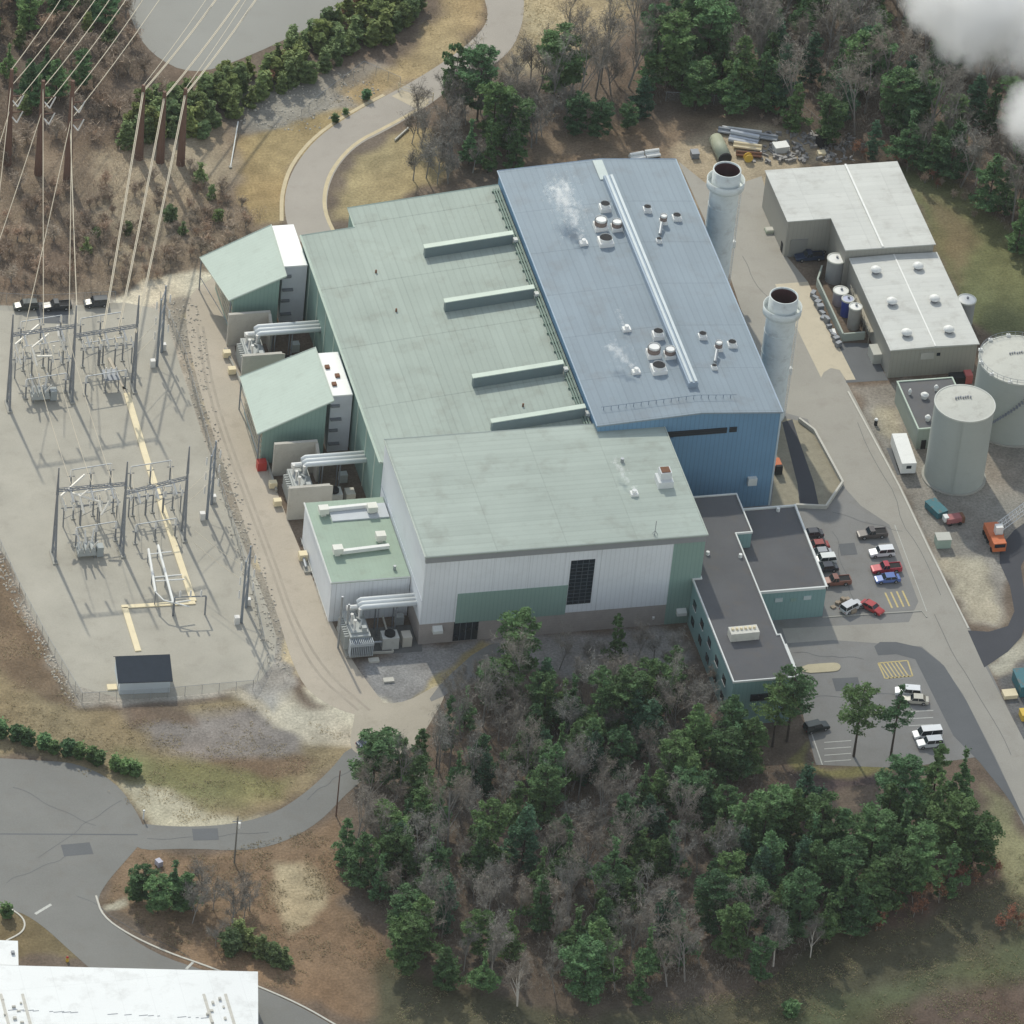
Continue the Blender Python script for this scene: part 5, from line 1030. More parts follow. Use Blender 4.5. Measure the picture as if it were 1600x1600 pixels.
c = W(1512, 597); o = thing('tanker_trailer', 'dark trailer with red end between low building and tanks', 'trailer', (c.x, c.y, 0)); MB().box(c.x-4, c.x-.9, c.y-1, c.y+1, .3, 2).build('bed', dark_m, o); MB().box(c.x-.9, c.x+.6, c.y-1, c.y+1, .3, 2.4).build('cab', mat('pinkish_red', (.50, .13, .12), .5), o)
c = W(1217, 735); o = thing('fork_lift', 'orange lift truck parked against right side of blue hall', 'lift', (c.x-.6, c.y, 0)); MB().cbox((c.x-.5, c.y+.4), 1.6, 2.6, .4, 1.9).build('body', orange_m, o); MB().cbox((c.x-.5, c.y-1.4), 1.3, .7, .3, 2.3).build('counterweight', dark_m, o)
c = W(1597, 1068); o = crate('blue_container', 'blue green container cut by right edge of the photo', 'container', 1603, 1075, 4.2, 5.5, 2.6, teal_m); crate('pallet_box', 'cream box beside blue green container at right edge', 'box', 1577, 1088, 2.6, 2.0, .9, cream); crate('yellow_machine', 'small yellow machine at right edge, below blue green container', 'machine', 1600, 1122, 1.6, 2.2, 1.5, yellow_m)
m = MB()
for k in range(16):
    c = W(1300+random.random()*38, 938+random.random()*20); m.cbox((c.x, c.y), random.uniform(.3, 1.1), random.uniform(.3, 1.1), .01, random.uniform(.3, 1.1), random.random())
o = m.build('clutter', mat('tan_clutter', (.36, .29, .22), .8, 0, .4, 2)); tag(o, 'tan heap of odds and ends near teal corner of office', 'clutter', kind='stuff')
# scrap yard behind warehouse
ct = W(1125, 232, 1.2); t = thing('scrap_tank', 'long pale green cylindrical tank lying behind far stack', 'tank', (ct.x, ct.y, 0)); a, c = W(1118, 217, 1.5), W(1133, 248, 1.5); MB().tube([a, c], 1.5, 18).build('shell', mat('tank_moss', (.34, .36, .27), .6, 0, .15, .6, .1), t, True); u = (c-a).normalized(); MB().tube([a-u*.35, a], 1.1, 18, 1.5).tube([c, c+u*.35], 1.5, 18, 1.1).build('end_cap', dark_m, t, True)
for i, (p, q, r, mm, lb) in enumerate((((1122, 203), (1215, 217), .35, galv, 'longest silver pipe bundle at back of scrap yard'), ((1128, 201), (1190, 209), .3, white_paint, 'white pipe bundle behind silver bundle in scrap yard'), ((1140, 213), (1185, 222), .7, mat('silver_bundle', (.50, .53, .57), .4, .4), 'thick silver duct in middle of scrap yard'), ((1146, 226), (1190, 232), .35, cream, 'cream pipe bundle in front of silver duct'), ((1150, 240), (1190, 243), .3, rust_m, 'rusty pipe bundle near yellow reel'), ((985, 247), (1006, 243), .45, white_paint, 'left white pipe on ground behind blue hall'), ((1008, 242), (1030, 239), .45, white_paint, 'right white pipe on ground behind blue hall'))):
    a, c = W(*p, .6), W(*q, .6); m = MB(); n_ = Vector((-(c-a).y, (c-a).x, 0)).normalized()
    for s in (-1, 0, 1): m.tube([a+n_*s*r*1.6, c+n_*s*r*1.6], r*.8, 8)
    m.tube([a+n_*r*.8+Vector((0, 0, r*1.3)), c+n_*r*.8+Vector((0, 0, r*1.3))], r*.8, 8)
    o = m.build('pipe_bundle', mm); tag(o, lb, 'pipes', 'pipes stacked behind the plant')
c = W(1169, 247, .8); t = thing('cable_reel', 'yellow cable reel standing in scrap yard', 'reel', (c.x, c.y, 0)); MB().tube([(c.x, c.y-.5, .95), (c.x, c.y-.35, .95)], .95, 16).tube([(c.x, c.y+.35, .95), (c.x, c.y+.5, .95)], .95, 16).build('flange', yellow_m, t); MB().tube([(c.x, c.y-.35, .95), (c.x, c.y+.35, .95)], .5, 12).build('drum', rust_m, t)
crate('scrap_crate', 'white lidded crate in scrap yard behind warehouse', 'crate', 1219, 236, 3.0, 2.2, 1.6, mat('worn_white', (.6, .6, .58), .6), .1, white_paint); crate('scrap_crate', 'black crate with peaked cover at right of scrap yard', 'crate', 1284, 228, 2.0, 2.0, 2.2, dark_m, .5); crate('scrap_crate', 'small cream box beside black crate in scrap yard', 'crate', 1283, 243, 1.6, 1.4, .9, cream); crate('scrap_crate', 'dark grey crate left of long green tank', 'crate', 1085, 245, 1.6, 1.8, 1.3, mast_steel)
m = MB()
for k in range(170):
    c = W(1175+random.random()*160, 208+random.random()*46); m.cbox((c.x, c.y), random.uniform(.3, 1.8), random.uniform(.2, .8), 0, random.uniform(.15, .8), random.random()*3)
o = m.build('scrap_heap', mat('mixed_scrap', (.30, .29, .28), .7, .2, .5, 1.2, .2)); tag(o, 'grey heap of mixed scrap metal behind white warehouse', 'scrap', kind='stuff')
m = MB()
for k in range(7):
    c = W(1020+k*8, 330+k*30)
gr = thing('ground_hatch', 'pale concrete hatch by warehouse door', 'hatch', tuple(W(1203, 362))); c = W(1203, 362); MB().cbox(c[:2], 2.2, 1.6, 0, .7).build('curb', mat('hatch_green', (.42, .45, .36), .8), gr); MB().cbox(c[:2], 1.8, 1.2, .7, .8).build('lid', pale_conc, gr)
for px, py, lb in ((607, 1064, 'flat white slab lying on grey ground before front hall'), (584, 1033, 'low dark topped box before open transformer yard')):
    c = W(px, py); o = MB().cbox(c[:2], 2.0, 1.2, 0, .4).build('slab', pale_conc); tag(o, lb, 'slab')
for i, (px, py, lb) in enumerate(((46, 480, 'dark car at far left edge of gravel yard'), )):
    V('suv', (.05, .06, .055), lb, 40, 482, math.pi)
V('pickup', (.04, .045, .05), 'black pickup on dark paving at top of switchyard', 88, 482, math.pi); V('suv', (.05, .055, .06), 'dark car behind farther gantry, under the wires', 150, 477, math.pi); sheet('dark_paving', [(52, 472), (108, 472), (106, 506), (62, 505)], patch_asph, .02)
# ------------------------------------------------------------ vegetation
def leaf_mat(name, col, var=.35, rnd=.3, hue=(1, 1, 1), trans=.25):
    m = bpy.data.materials.new(name); m.use_nodes = True; nt = m.node_tree; N = nt.nodes; L = nt.links; b = N['Principled BSDF']
    b.inputs['Roughness'].default_value = .7; b.inputs['Specular IOR Level'].default_value = .15
    tc = N.new('ShaderNodeTexCoord'); n = N.new('ShaderNodeTexNoise'); n.inputs['Scale'].default_value = .75; n.inputs['Detail'].default_value = 3; L.new(tc.outputs['Object'], n.inputs['Vector'])
    oi = N.new('ShaderNodeObjectInfo'); mr = N.new('ShaderNodeMapRange'); mr.inputs[1].default_value = .3; mr.inputs[2].default_value = .7; mr.inputs[3].default_value = 1-var; mr.inputs[4].default_value = 1+var; L.new(n.outputs['Fac'], mr.inputs[0])
    m2 = N.new('ShaderNodeMapRange'); m2.inputs[3].default_value = 1-rnd; m2.inputs[4].default_value = 1+rnd; L.new(oi.outputs['Random'], m2.inputs[0])
    mu = N.new('ShaderNodeMath'); mu.operation = 'MULTIPLY'; L.new(mr.outputs[0], mu.inputs[0]); L.new(m2.outputs[0], mu.inputs[1])
    mx = N.new('ShaderNodeMix'); mx.data_type = 'RGBA'; mx.inputs[6].default_value = (*col, 1); mx.inputs[7].default_value = (col[0]*hue[0], col[1]*hue[1], col[2]*hue[2], 1)
    fr = N.new('ShaderNodeMath'); fr.operation = 'FRACT'; m7 = N.new('ShaderNodeMath'); m7.operation = 'MULTIPLY'; m7.inputs[1].default_value = 7.3; L.new(oi.outputs['Random'], m7.inputs[0]); L.new(m7.outputs[0], fr.inputs[0]); L.new(fr.outputs[0], mx.inputs[0])
    vm = N.new('ShaderNodeMix'); vm.data_type = 'RGBA'; vm.blend_type = 'MULTIPLY'; vm.inputs[0].default_value = 1; cb = N.new('ShaderNodeCombineColor'); [L.new(mu.outputs[0], cb.inputs[i]) for i in range(3)]
    L.new(mx.outputs[2], vm.inputs[6]); L.new(cb.outputs[0], vm.inputs[7]); L.new(vm.outputs[2], b.inputs['Base Color'])
    if trans:
        t = N.new('ShaderNodeBsdfTranslucent'); L.new(vm.outputs[2], t.inputs[0]); ms = N.new('ShaderNodeMixShader'); ms.inputs[0].default_value = trans; L.new(b.outputs[0], ms.inputs[1]); L.new(t.outputs[0], ms.inputs[2]); L.new(ms.outputs[0], N['Material Output'].inputs[0])
    return m
pine_leaf = leaf_mat('pine_needles', (.112, .212, .10), .5, .32, (1.3, 1.08, .85))
young_leaf = leaf_mat('young_pine_needles', (.20, .285, .135), .38, .25, (1.35, 1.1, .8))
dark_leaf = leaf_mat('hemlock_needles', (.085, .165, .10), .4, .25, (1.1, 1.1, 1.0))
twig_m = leaf_mat('bare_twigs', (.24, .232, .21), .3, .28, (1.12, 1.0, .92), 0)
red_leaf = leaf_mat('russet_leaves', (.33, .15, .10), .35, .3, (.8, 1.0, .9))
scrub_m = leaf_mat('dry_scrub_twigs', (.40, .335, .265), .35, .3, (1.1, .95, .88), 0)
bark = mat('bark_brown', (.085, .066, .055), .95, 0, .25, 1.5, .2); bark_g = mat('bark_grey', (.27, .255, .24), .95, 0, .25, 1.5, .2); birch = mat('birch_bark', (.62, .58, .53), .8, 0, .2, 1.2, .15)
class FM:                                # fast quad soup
    def __init__(s): s.v = []; s.n = 0
    def quads(s, C, size, flat=.5, asp=1.6):
        k = len(C); C = np.asarray(C); a = rng.normal(size=(k, 3)); a[:, 2] *= flat; a /= np.linalg.norm(a, axis=1)[:, None]
        b = rng.normal(size=(k, 3)); b[:, 2] *= (.8 if flat > .6 else .5); b -= a*(a*b).sum(1)[:, None]; b /= np.linalg.norm(b, axis=1)[:, None]
        sz = (size*rng.uniform(.6, 1.35, k))[:, None] if np.isscalar(size) else (size*rng.uniform(.7, 1.3, k))[:, None]
        a = a*sz*asp/2; b = b*sz/2; s.v.append(np.stack([C-a, C-b*.9, C+a, C+b*.9], 1).reshape(-1, 3)); s.n += k
    def mesh(s, name, m):
        V_ = np.concatenate(s.v); k = len(V_)//4; me = bpy.data.meshes.new(name); me.vertices.add(len(V_)); me.vertices.foreach_set('co', V_.ravel().astype(np.float32)); me.loops.add(k*4); me.loops.foreach_set('vertex_index', np.arange(k*4, dtype=np.int32)); me.polygons.add(k); me.polygons.foreach_set('loop_start', np.arange(0, k*4, 4, dtype=np.int32)); me.update(calc_edges=True); me.materials.append(m); return me
def pine_meshes(h, R, base, shape, leaf, dens=1.0, lean=.3, tuft=.37):
    """a white pine: whorls of limbs carrying flat sprays of needles"""
    f = FM(); tr = MB(); lx, ly = random.uniform(-lean, lean), random.uniform(-lean, lean)
    ax = lambda z: Vector((lx*(z/h)**2, ly*(z/h)**2, z))
    tr.tube([ax(h*i/6) for i in range(7)], .05+h*.013, 7, .05)
    z = h*base; pts = []
    while z < h*.985:
        u = (z/h-base)/(1-base)
        if shape == 'cone': r = R*(1-u)**.6*(.5+.5*min(1, u*5+.4))
        elif shape == 'round': r = R*math.sqrt(max(.02, 1-(2*u-.85)**2/1.4))
        else: r = R*(.55+.45*math.sin(u*5.2+.6))*(1-u*.72)
        nb = random.randint(4, 6); a0 = random.random()*6.28
        for b in range(nb):
            a = a0+b*6.283/nb+random.uniform(-.35, .35); L_ = r*random.choice((.4, .65, .9, 1.0, 1.05, 1.3))*random.uniform(.8, 1.1)
            if random.random() < .16: continue
            up_ = random.uniform(.05, .45)*(1 if u > .4 else .5)-.05; p0 = ax(z); d = Vector((math.cos(a), math.sin(a), up_))
            tr.tube([p0, p0+d*L_*.9], .02+.012*L_, 3, .01, cap=False)
            n = int((24+40*L_)*dens)
            for k in range(n):
                t = random.uniform(.25, 1.05)**.8; sp = .16+.30*L_*(t if t < .75 else 1.2-t*.5)*.9
                q = p0+d*L_*t; side_ = random.gauss(0, sp*.75); pts.append((q.x-math.sin(a)*side_, q.y+math.cos(a)*side_, q.z+random.gauss(.03, .10)-.18*t*t*L_*.25+abs(side_)*-.12))
        z += random.uniform(.75, 1.35)*(h/15)**.5
    for k in range(int(34*dens)): q = ax(h*random.uniform(.90, 1.0)); pts.append((q.x+random.gauss(0, .42), q.y+random.gauss(0, .42), q.z))
    f.quads(np.array(pts), tuft, .32, 1.6)
    return tr, f.mesh('crown', leaf)
def bare_meshes(h, spread, twig=1.0, stems=1, tf=.55):
    tr = MB(); tw = MB(); tips = []
    def grow(p, d, L_, r, lev):
        q = p+d*L_; (tr if lev < 2 else tw).tube([p, q], r, 4 if lev < 2 else 3, r*.6, cap=False)
        if lev >= 4: return
        n = (5, 4, 4, 4)[lev]
        for k in range(n):
            t = random.uniform(.35, 1.0); b = p+d*L_*t; e = Vector((random.gauss(0, 1), random.gauss(0, 1), random.uniform(.0, .9))).normalized()
            nd = (d*(.85 if lev else .9)+e*spread).normalized(); nd.z = abs(nd.z)*.8+.15; nd.normalize(); grow(b, nd, L_*random.uniform(.42, .68), max(r*.5, .016*twig), lev+1)
    for s in range(stems):
        d = Vector((random.gauss(0, .12)+(s*.35 if stems > 1 else 0), random.gauss(0, .1), 1)).normalized(); grow(Vector((0, 0, 0)), d, h*tf, .06+h*.010, 0)
    C = np.array([v for v in tw.v]); k = int(twig*78*h); C = C[rng.integers(0, len(C), k)]+rng.normal(0, .42, (k, 3)); C = C[C[:, 2] > h*.22]
    f = FM(); f.quads(C, .075, 1.1, 14.0)
    V_ = np.concatenate(f.v); n0 = len(tw.v); tw.v += [tuple(v) for v in V_]; tw.f += [(n0+4*i, n0+4*i+1, n0+4*i+2, n0+4*i+3) for i in range(len(V_)//4)]
    return tr, tw
PROT = bpy.data.collections.new('proto')
def proto_tree(name, tr, crown, bark_, tw=None, crname='crown'):
    """prototype kept as plain mesh data; trees are linked from it"""
    o = tr.build('trunk', bark_); me1 = o.data; bpy.data.objects.remove(o)
    if tw is not None: o = tw.build(crname, crown); me2 = o.data; bpy.data.objects.remove(o)
    else: me2 = crown
    return name, me1, me2, crname
def place(pr, x, y, s, label, cat, group, sz=None):
    name, m1, m2, cn = pr
    t = bpy.data.objects.new(name, None); COL.objects.link(t); t.location = (x, y, 0); t.scale = (s*random.uniform(.92, 1.08), s*random.uniform(.92, 1.08), (sz or s)*random.uniform(.94, 1.06)); t.rotation_euler = (0, 0, random.random()*6.283); tag(t, label, cat, group)
    for nm, me in (('trunk', m1), (cn, m2)):
        c = bpy.data.objects.new(nm, me); COL.objects.link(c); c.parent = t
    return t
H0 = 14.0
PINES = [proto_tree('pine_tree', *pine_meshes(H0, R, b, s, pine_leaf, 1.3), bark) for R, b, s in ((4.2, .16, 'cone'), (4.6, .2, 'round'), (3.8, .14, 'wild'), (4.4, .22, 'wild'), (4.0, .18, 'round'), (3.3, .1, 'cone'))]
HEM = [proto_tree('hemlock_tree', *pine_meshes(H0, R, .08, 'cone', dark_leaf, 1.4), bark) for R in (3.7, 3.3)]
TALL = [proto_tree('tall_pine_tree', *pine_meshes(18, R, .5, s, pine_leaf, .75), bark) for R, s in ((4.2, 'round'), (4.0, 'wild'))]
YOUNG = [proto_tree('young_pine_tree', *pine_meshes(6, R, .03, s, young_leaf, 1.3, .1, .5), bark) for R, s in ((2.3, 'round'), (2.5, 'wild'), (1.9, 'cone'))]
SMALL = [proto_tree('small_cypress', *pine_meshes(3.2, 1.15, .02, 'round', pine_leaf, 1.7, .05, .38), bark)]
BARE = []
for h, sp in ((13, .55), (13, .7), (12, .5), (14, .62)):
    tr, tw = bare_meshes(h, sp, twig=1.0); BARE.append(proto_tree('bare_tree', tr, twig_m, bark_g, tw))
TALLB = []
for h, sp in ((16, .36), (17, .42), (15, .32)):
    tr, tw = bare_meshes(h, sp, twig=.8, tf=.70); TALLB.append(proto_tree('bare_tree', tr, twig_m, bark_g, tw))
RED = []
for h in (4.5, 5.5):
    tr, tw = bare_meshes(h, .8); f = FM(); P = np.array([v for v in tw.v]); sel = P[rng.integers(0, len(P), 500)]; f.quads(sel+rng.normal(0, .12, sel.shape), .3, .7, 1.3); RED.append(proto_tree('russet_shrub', tr, f.mesh('crown', red_leaf), bark_g))
SCR = []
for h in (2.6, 3.4, 2.2):
    a, b_ = bare_meshes(h, 1.0, twig=.9, stems=3); SCR.append(proto_tree('bare_shrub', a, scrub_m, bark_g, b_))
BIR = []
for st in (1, 2):
    a, b_ = bare_meshes(15, .45, stems=st); BIR.append(proto_tree('birch_tree', a, twig_m, birch, b_))
def thicket(name, label, px, n, hmax, m):
    P = gpoly(px); xs = [p[0] for p in P]; ys = [p[1] for p in P]; C = np.stack([rng.uniform(min(xs), max(xs), n*3), rng.uniform(min(ys), max(ys), n*3), hmax*rng.uniform(0, 1, n*3)**1.5], -1)
    cl = vnoise(C[:, 0], C[:, 1], 4, 31)+vnoise(C[:, 0], C[:, 1], 1.6, 32)*.6; C = C[(sdist(C[:, 0], C[:, 1], P) > 0) & (cl > -.22)]
    f = FM(); f.quads(C, .065, 3.2, 13.0); o = bpy.data.objects.new(name, f.mesh(name, m)); COL.objects.link(o); tag(o, label, 'undergrowth', kind='stuff')
def inside(x, y, P):
    c = False; n = len(P)
    for i in range(n):
        a, b = P[i], P[(i+1) % n]
        if (a[1] > y) != (b[1] > y) and x < a[0]+(y-a[1])*(b[0]-a[0])/(b[1]-a[1]): c = not c
    return c
USED = []
def scatter(px, n, dmin, fn, tries=40):
    P = gpoly(px); xs = [p[0] for p in P]; ys = [p[1] for p in P]; k = 0; t = 0
    while k < n and t < n*tries:
        t += 1; x = random.uniform(min(xs), max(xs)); y = random.uniform(min(ys), max(ys))
        if not inside(x, y, P): continue
        if any((x-u)**2+(y-v)**2 < dmin*dmin for u, v in USED): continue
        USED.append((x, y)); fn(x, y); k += 1
def tip_pine(lst, protos, label, group, h0=H0, R0=4.1, cat='tree'):
    for px, py, h, r in lst:
        p = W(px, py, h); USED.append((p.x, p.y)); place(random.choice(protos), p.x, p.y, r/R0, label, cat, group, h/h0)
SW = 'dark green pine in the wood between the plant and the bottom edge'
tip_pine([(818, 965, 16, 4.5), (900, 1055, 15, 4), (945, 1050, 16, 4.5), (985, 1060, 14, 4), (1020, 1058, 14, 4), (1062, 1008, 15, 4), (1095, 1105, 15, 4), (880, 1128, 13, 3.2), (1150, 1085, 15, 4.5), (1145, 1140, 14, 4), (1110, 1200, 14, 5), (1085, 1185, 12, 3.8), (1010, 1195, 10, 2.6), (870, 1160, 15, 3.2), (858, 1200, 14, 3.5), (720, 1175, 10, 2.6), (810, 1222, 11, 3.5), (772, 1258, 15, 4), (752, 1290, 14, 4), (545, 1275, 12, 3), (568, 1298, 13, 3.5), (600, 1330, 12, 3), (640, 1390, 13, 3.6), (1005, 1295, 10, 4.2), (1120, 1345, 12, 3), (908, 1412, 16, 4.5), (942, 1440, 15, 4), (660, 1395, 15, 4), (640, 1440, 12, 3.5), (700, 1480, 10, 3), (760, 1490, 10, 3), (920, 1475, 14, 4), (840, 1095, 14, 3.6), (930, 1120, 14, 4), (975, 1130, 13, 3.6), (1180, 1120, 13, 4), (1060, 1150, 13, 3.6), (690, 1230, 12, 3), (640, 1250, 11, 2.8), (620, 1300, 12, 3), (700, 1330, 13, 3.4), (850, 1330, 13, 3.6), (1070, 1420, 12, 3.4), (1150, 1420, 13, 3.6), (1020, 1450, 13, 3.6), (800, 1420, 12, 3.4)], PINES, SW, 'pines of the wood in front of the plant')
tip_pine([(1215, 1240, 15, 4), (1245, 1235, 16, 4), (1290, 1250, 15, 4), (1320, 1260, 15, 4), (1210, 1295, 15, 4), (1260, 1365, 16, 4), (1230, 1400, 14, 3.5), (1195, 1465, 11, 2.5), (1330, 1318, 15, 4), (1370, 1268, 16, 4.5), (1420, 1190, 15, 4.5), (1470, 1165, 15, 4.5), (1510, 1172, 14, 4), (1470, 1215, 16, 5), (1420, 1250, 16, 5), (1500, 1258, 14, 4.5), (1530, 1280, 13, 4), (1440, 1300, 15, 4.5), (1400, 1330, 14, 4), (1370, 1350, 13, 4), (1300, 1390, 13, 3), (1490, 1320, 12, 4), (1280, 1310, 14, 4), (1350, 1400, 9, 3), (1395, 1225, 13, 4)], PINES, 'dark green pine in dense clump beside the service road at lower right', 'pines of the lower right clump')
tip_pine([(968, 962, 12, 2.8)], PINES, 'slim yellowish pine directly before the brick base of front hall', None); tip_pine([(590, 1150, 11, 4.4)], [PINES[1]], 'lone broad pine at the junction of entry road and gravel road', None); tip_pine([(705, 1083, 14, 2.4)], [PINES[5]], 'narrow pine at left tip of the wood by the entry road', None)
tip_pine([(1245, 1050, 17, 4.2), (1222, 1058, 17, 4)], TALL, 'tall bare trunked pine at near end of the office', 'tall pines at office end', 18, 4.2); tip_pine([(1350, 1073, 17, 4)], [TALL[0]], 'left of two tall bare trunked pines standing before lower parking lot', None, 18, 4.2); tip_pine([(1408, 1075, 17, 4)], [TALL[1]], 'right of two tall bare trunked pines standing before lower parking lot', None, 18, 4.2)
tip_pine([(717, 75, 16, 3.2), (756, 82, 17, 4.3), (777, 135, 16, 4), (802, 150, 15, 4.3), (740, 182, 12, 3), (812, 190, 12, 3), (770, 190, 13, 3)], PINES, 'tall dark pine in clump behind the green hall', 'pines behind the green hall')
wood = [(575, 1235), (640, 1200), (700, 1170), (760, 1090), (1000, 1075), (1060, 1080), (1125, 1150), (1180, 1180), (1245, 1240), (1300, 1330), (1400, 1390), (1300, 1455), (1210, 1535), (1060, 1560), (900, 1575), (760, 1540), (650, 1480), (580, 1410), (540, 1340)]
wood_b = [(575, 1235), (640, 1200), (700, 1170), (760, 1090), (1000, 1075), (1060, 1085), (1100, 1150), (1130, 1230), (1160, 1330), (1200, 1440), (1210, 1535), (1060, 1560), (900, 1575), (760, 1540), (650, 1480), (580, 1410), (540, 1340)]
scatter(wood_b, 112, 2.4, lambda x, y: place(random.choice(BARE+TALLB), x, y, random.uniform(.65, 1.0), 'leafless grey brown tree in the wood between the plant and the bottom edge', 'tree', 'bare trees of the wood in front of the plant'))
scatter(wood, 78, 2.1, lambda x, y: place(random.choice(PINES+HEM), x, y, random.uniform(.6, 1.05), 'smaller pine under the bare trees of the front wood', 'tree', 'small pines of the front wood'))
scatter([(690, 1110), (770, 1050), (900, 1028), (1060, 1025), (1110, 1090), (1125, 1130), (780, 1100), (700, 1180), (640, 1200)], 26, 2.3, lambda x, y: place(random.choice(BARE), x, y, random.uniform(.5, .8), 'small leafless tree at upper edge of the front wood', 'tree', 'small bare trees at upper edge of the front wood'))
scatter([(1300, 1440), (1420, 1400), (1545, 1330), (1560, 1365), (1440, 1430), (1320, 1470)], 24, 2.0, lambda x, y: place(random.choice(RED), x, y, random.uniform(.5, .95), 'russet leaved shrub along lower edge of the right pine clump', 'shrub', 'russet shrubs at edge of the right pine clump'))
p = W(1575, 1452); [place(RED[k % 2], p.x+k*1.6-1.5, p.y+(k % 2)*1.2, .75, 'deep red shrub standing alone in the lower right meadow', 'shrub', 'red shrubs in the lower right meadow') for k in range(3)]
p = W(1235, 1588); place(SMALL[0], p.x, p.y, 1.1, 'tiny round evergreen in grass at bottom edge', 'shrub', None)
p = W(808, 1572); place(BIR[1], p.x, p.y, .85, 'forked white birch at lower edge of the front wood', 'tree', None); p = W(768, 1530); place(BIR[0], p.x, p.y, .75, 'single slim white birch left of forked birch', 'tree', None); p = W(1266, 1496); place(BIR[0], p.x, p.y, .6, 'pale trunked birch at lower corner of right pine clump', 'tree', None); p = W(1208, 1510); place(BIR[0], p.x, p.y, .85, 'leaning pale birch left of right pine clump', 'tree', None)
thicket('undergrowth', 'grey brown leafless undergrowth filling the front wood', wood, 26000, 5.5, twig_m)
ne = [(835, 120), (980, 100), (1000, -90), (1700, -90), (1700, 470), (1605, 395), (1530, 320), (1440, 268), (1330, 225), (1215, 180), (1110, 152), (1030, 165), (960, 195), (855, 225)]
tip_pine([(1035, 15, 15, 4), (1075, 55, 15, 4), (1165, 60, 17, 4.5), (1200, 75, 15, 4), (1095, 100, 12, 3.5), (1355, 55, 15, 4), (1410, 115, 15, 4), (1440, 110, 14, 4), (1150, 95, 14, 4), (1320, 110, 13, 4), (1300, 150, 12, 3.6), (1460, 210, 10, 4), (1370, 190, 9, 3), (905, 150, 10, 2.8), (940, 160, 9, 2.6), (985, 165, 6, 2), (1500, 150, 12, 3), (1560, 130, 13, 3.5), (1580, 260, 12, 3.5), (1600, 320, 12, 3.5), (1250, 130, 12, 3.5), (1220, 20, 14, 4), (1010, 120, 10, 3)], PINES+HEM, 'dark pine among bare trees of the upper right wood', 'pines of the upper right wood')
scatter(ne, 132, 2.7, lambda x, y: place(random.choice(TALLB+TALLB+BARE), x, y, random.uniform(.95, 1.3), 'leafless brown tree in the upper right wood', 'tree', 'bare trees of the upper right wood'))
scatter(ne, 85, 2.3, lambda x, y: place(random.choice(PINES+HEM), x, y, random.uniform(.7, 1.25), 'smaller evergreen in the upper right wood', 'tree', 'small evergreens of the upper right wood'))
thicket('undergrowth', 'grey brown leafless undergrowth filling the upper right wood', ne, 46000, 7.5, twig_m)
scatter([(1180, 170), (1330, 215), (1440, 262), (1540, 330), (1530, 345), (1430, 282), (1320, 240), (1190, 190)], 26, 1.8, lambda x, y: place(random.choice(RED+SCR), x, y, random.uniform(.4, .8), 'low reddish brush along foot of the upper right wood', 'shrub', 'brush along the foot of the upper right wood'))
for px, py, s in ((1440, 255, .8), (1524, 290, .85), (1505, 235, .7), (1490, 210, .7)): p = W(px, py); place(BIR[0], p.x, p.y, s, 'white trunked birch at edge of the upper right wood', 'tree', 'birches at edge of the upper right wood')
scatter([(640, 290), (640, 215), (700, 170), (850, 120), (850, 260), (790, 265), (700, 290)], 42, 1.9, lambda x, y: place(random.choice(BARE), x, y, random.uniform(.7, 1.1), 'leafless tree in thicket behind the green hall', 'tree', 'bare trees behind the green hall'))
nw = [(-60, -60), (170, -60), (195, 20), (150, 110), (60, 260), (-60, 280)]
scatter(nw, 34, 3.2, lambda x, y: place(random.choice(PINES+YOUNG), x, y, random.uniform(.6, .85), 'dark pine under the left power line at upper left', 'tree', 'pines under the left power line'))
scatter([(-60, -60), (190, -60), (230, 90), (300, 150), (190, 215), (60, 250), (-60, 270)], 70, 2.0, lambda x, y: place(random.choice(SCR), x, y, random.uniform(1.0, 1.9), 'grey leafless brush under the left power line', 'shrub', 'brush under the left power line'))
hedge = [(180, 210), (230, 175), (290, 150), (340, 125), (400, 105), (470, 70), (540, 25), (580, -40), (660, -40), (650, 20), (620, 60), (560, 95), (480, 130), (400, 165), (330, 205), (270, 215), (200, 235)]
straw = leaf_mat('dry_grass', (.36, .30, .19), .4, .2, (1, 1, 1), .45); turf = leaf_mat('green_grass', (.22, .24, .12), .4, .2, (1, 1, 1), .45)
def tufts(label, px, n, m, s=.15, h=.3):
    P = gpoly(px); xs = [p[0] for p in P]; ys = [p[1] for p in P]; C = np.stack([rng.uniform(min(xs), max(xs), n*3), rng.uniform(min(ys), max(ys), n*3), h*rng.uniform(.1, 1, n*3)], -1)
    cl = vnoise(C[:, 0], C[:, 1], 5, 41)+vnoise(C[:, 0], C[:, 1], 1.3, 42)*.8; C = C[(sdist(C[:, 0], C[:, 1], P) > 0) & (cl > .02)]
    f = FM(); f.quads(C, s, .2, 2.2); o = bpy.data.objects.new('grass', f.mesh('grass', m)); COL.objects.link(o); tag(o, label, 'grass', kind='stuff')
MEADOW = [(640, 1530), (760, 1575), (900, 1590), (1190, 1540), (1300, 1450), (1480, 1400), (1660, 1300), (1660, 1640), (600, 1640)]
tufts('dry tufted grass over the lower right meadow', MEADOW, 16000, straw); tufts('green tufted grass over the lower right meadow', MEADOW, 12000, turf)
tufts('dry tufted grass on slope below the switchyard', [(-40, 870), (60, 1000), (128, 1106), (400, 1100), (550, 1150), (480, 1235), (380, 1280), (240, 1290), (90, 1182), (-40, 1175)], 15000, straw)
tufts('brown grass right of the turning lot', [(165, 1405), (210, 1335), (330, 1332), (520, 1290), (530, 1400), (650, 1530), (420, 1545), (300, 1508)], 9000, straw)
tufts('tan grass on both banks of the curving road', [(370, 215), (560, 150), (650, 120), (760, 60), (765, -20), (700, -20), (620, 100), (470, 190)], 6000, straw)
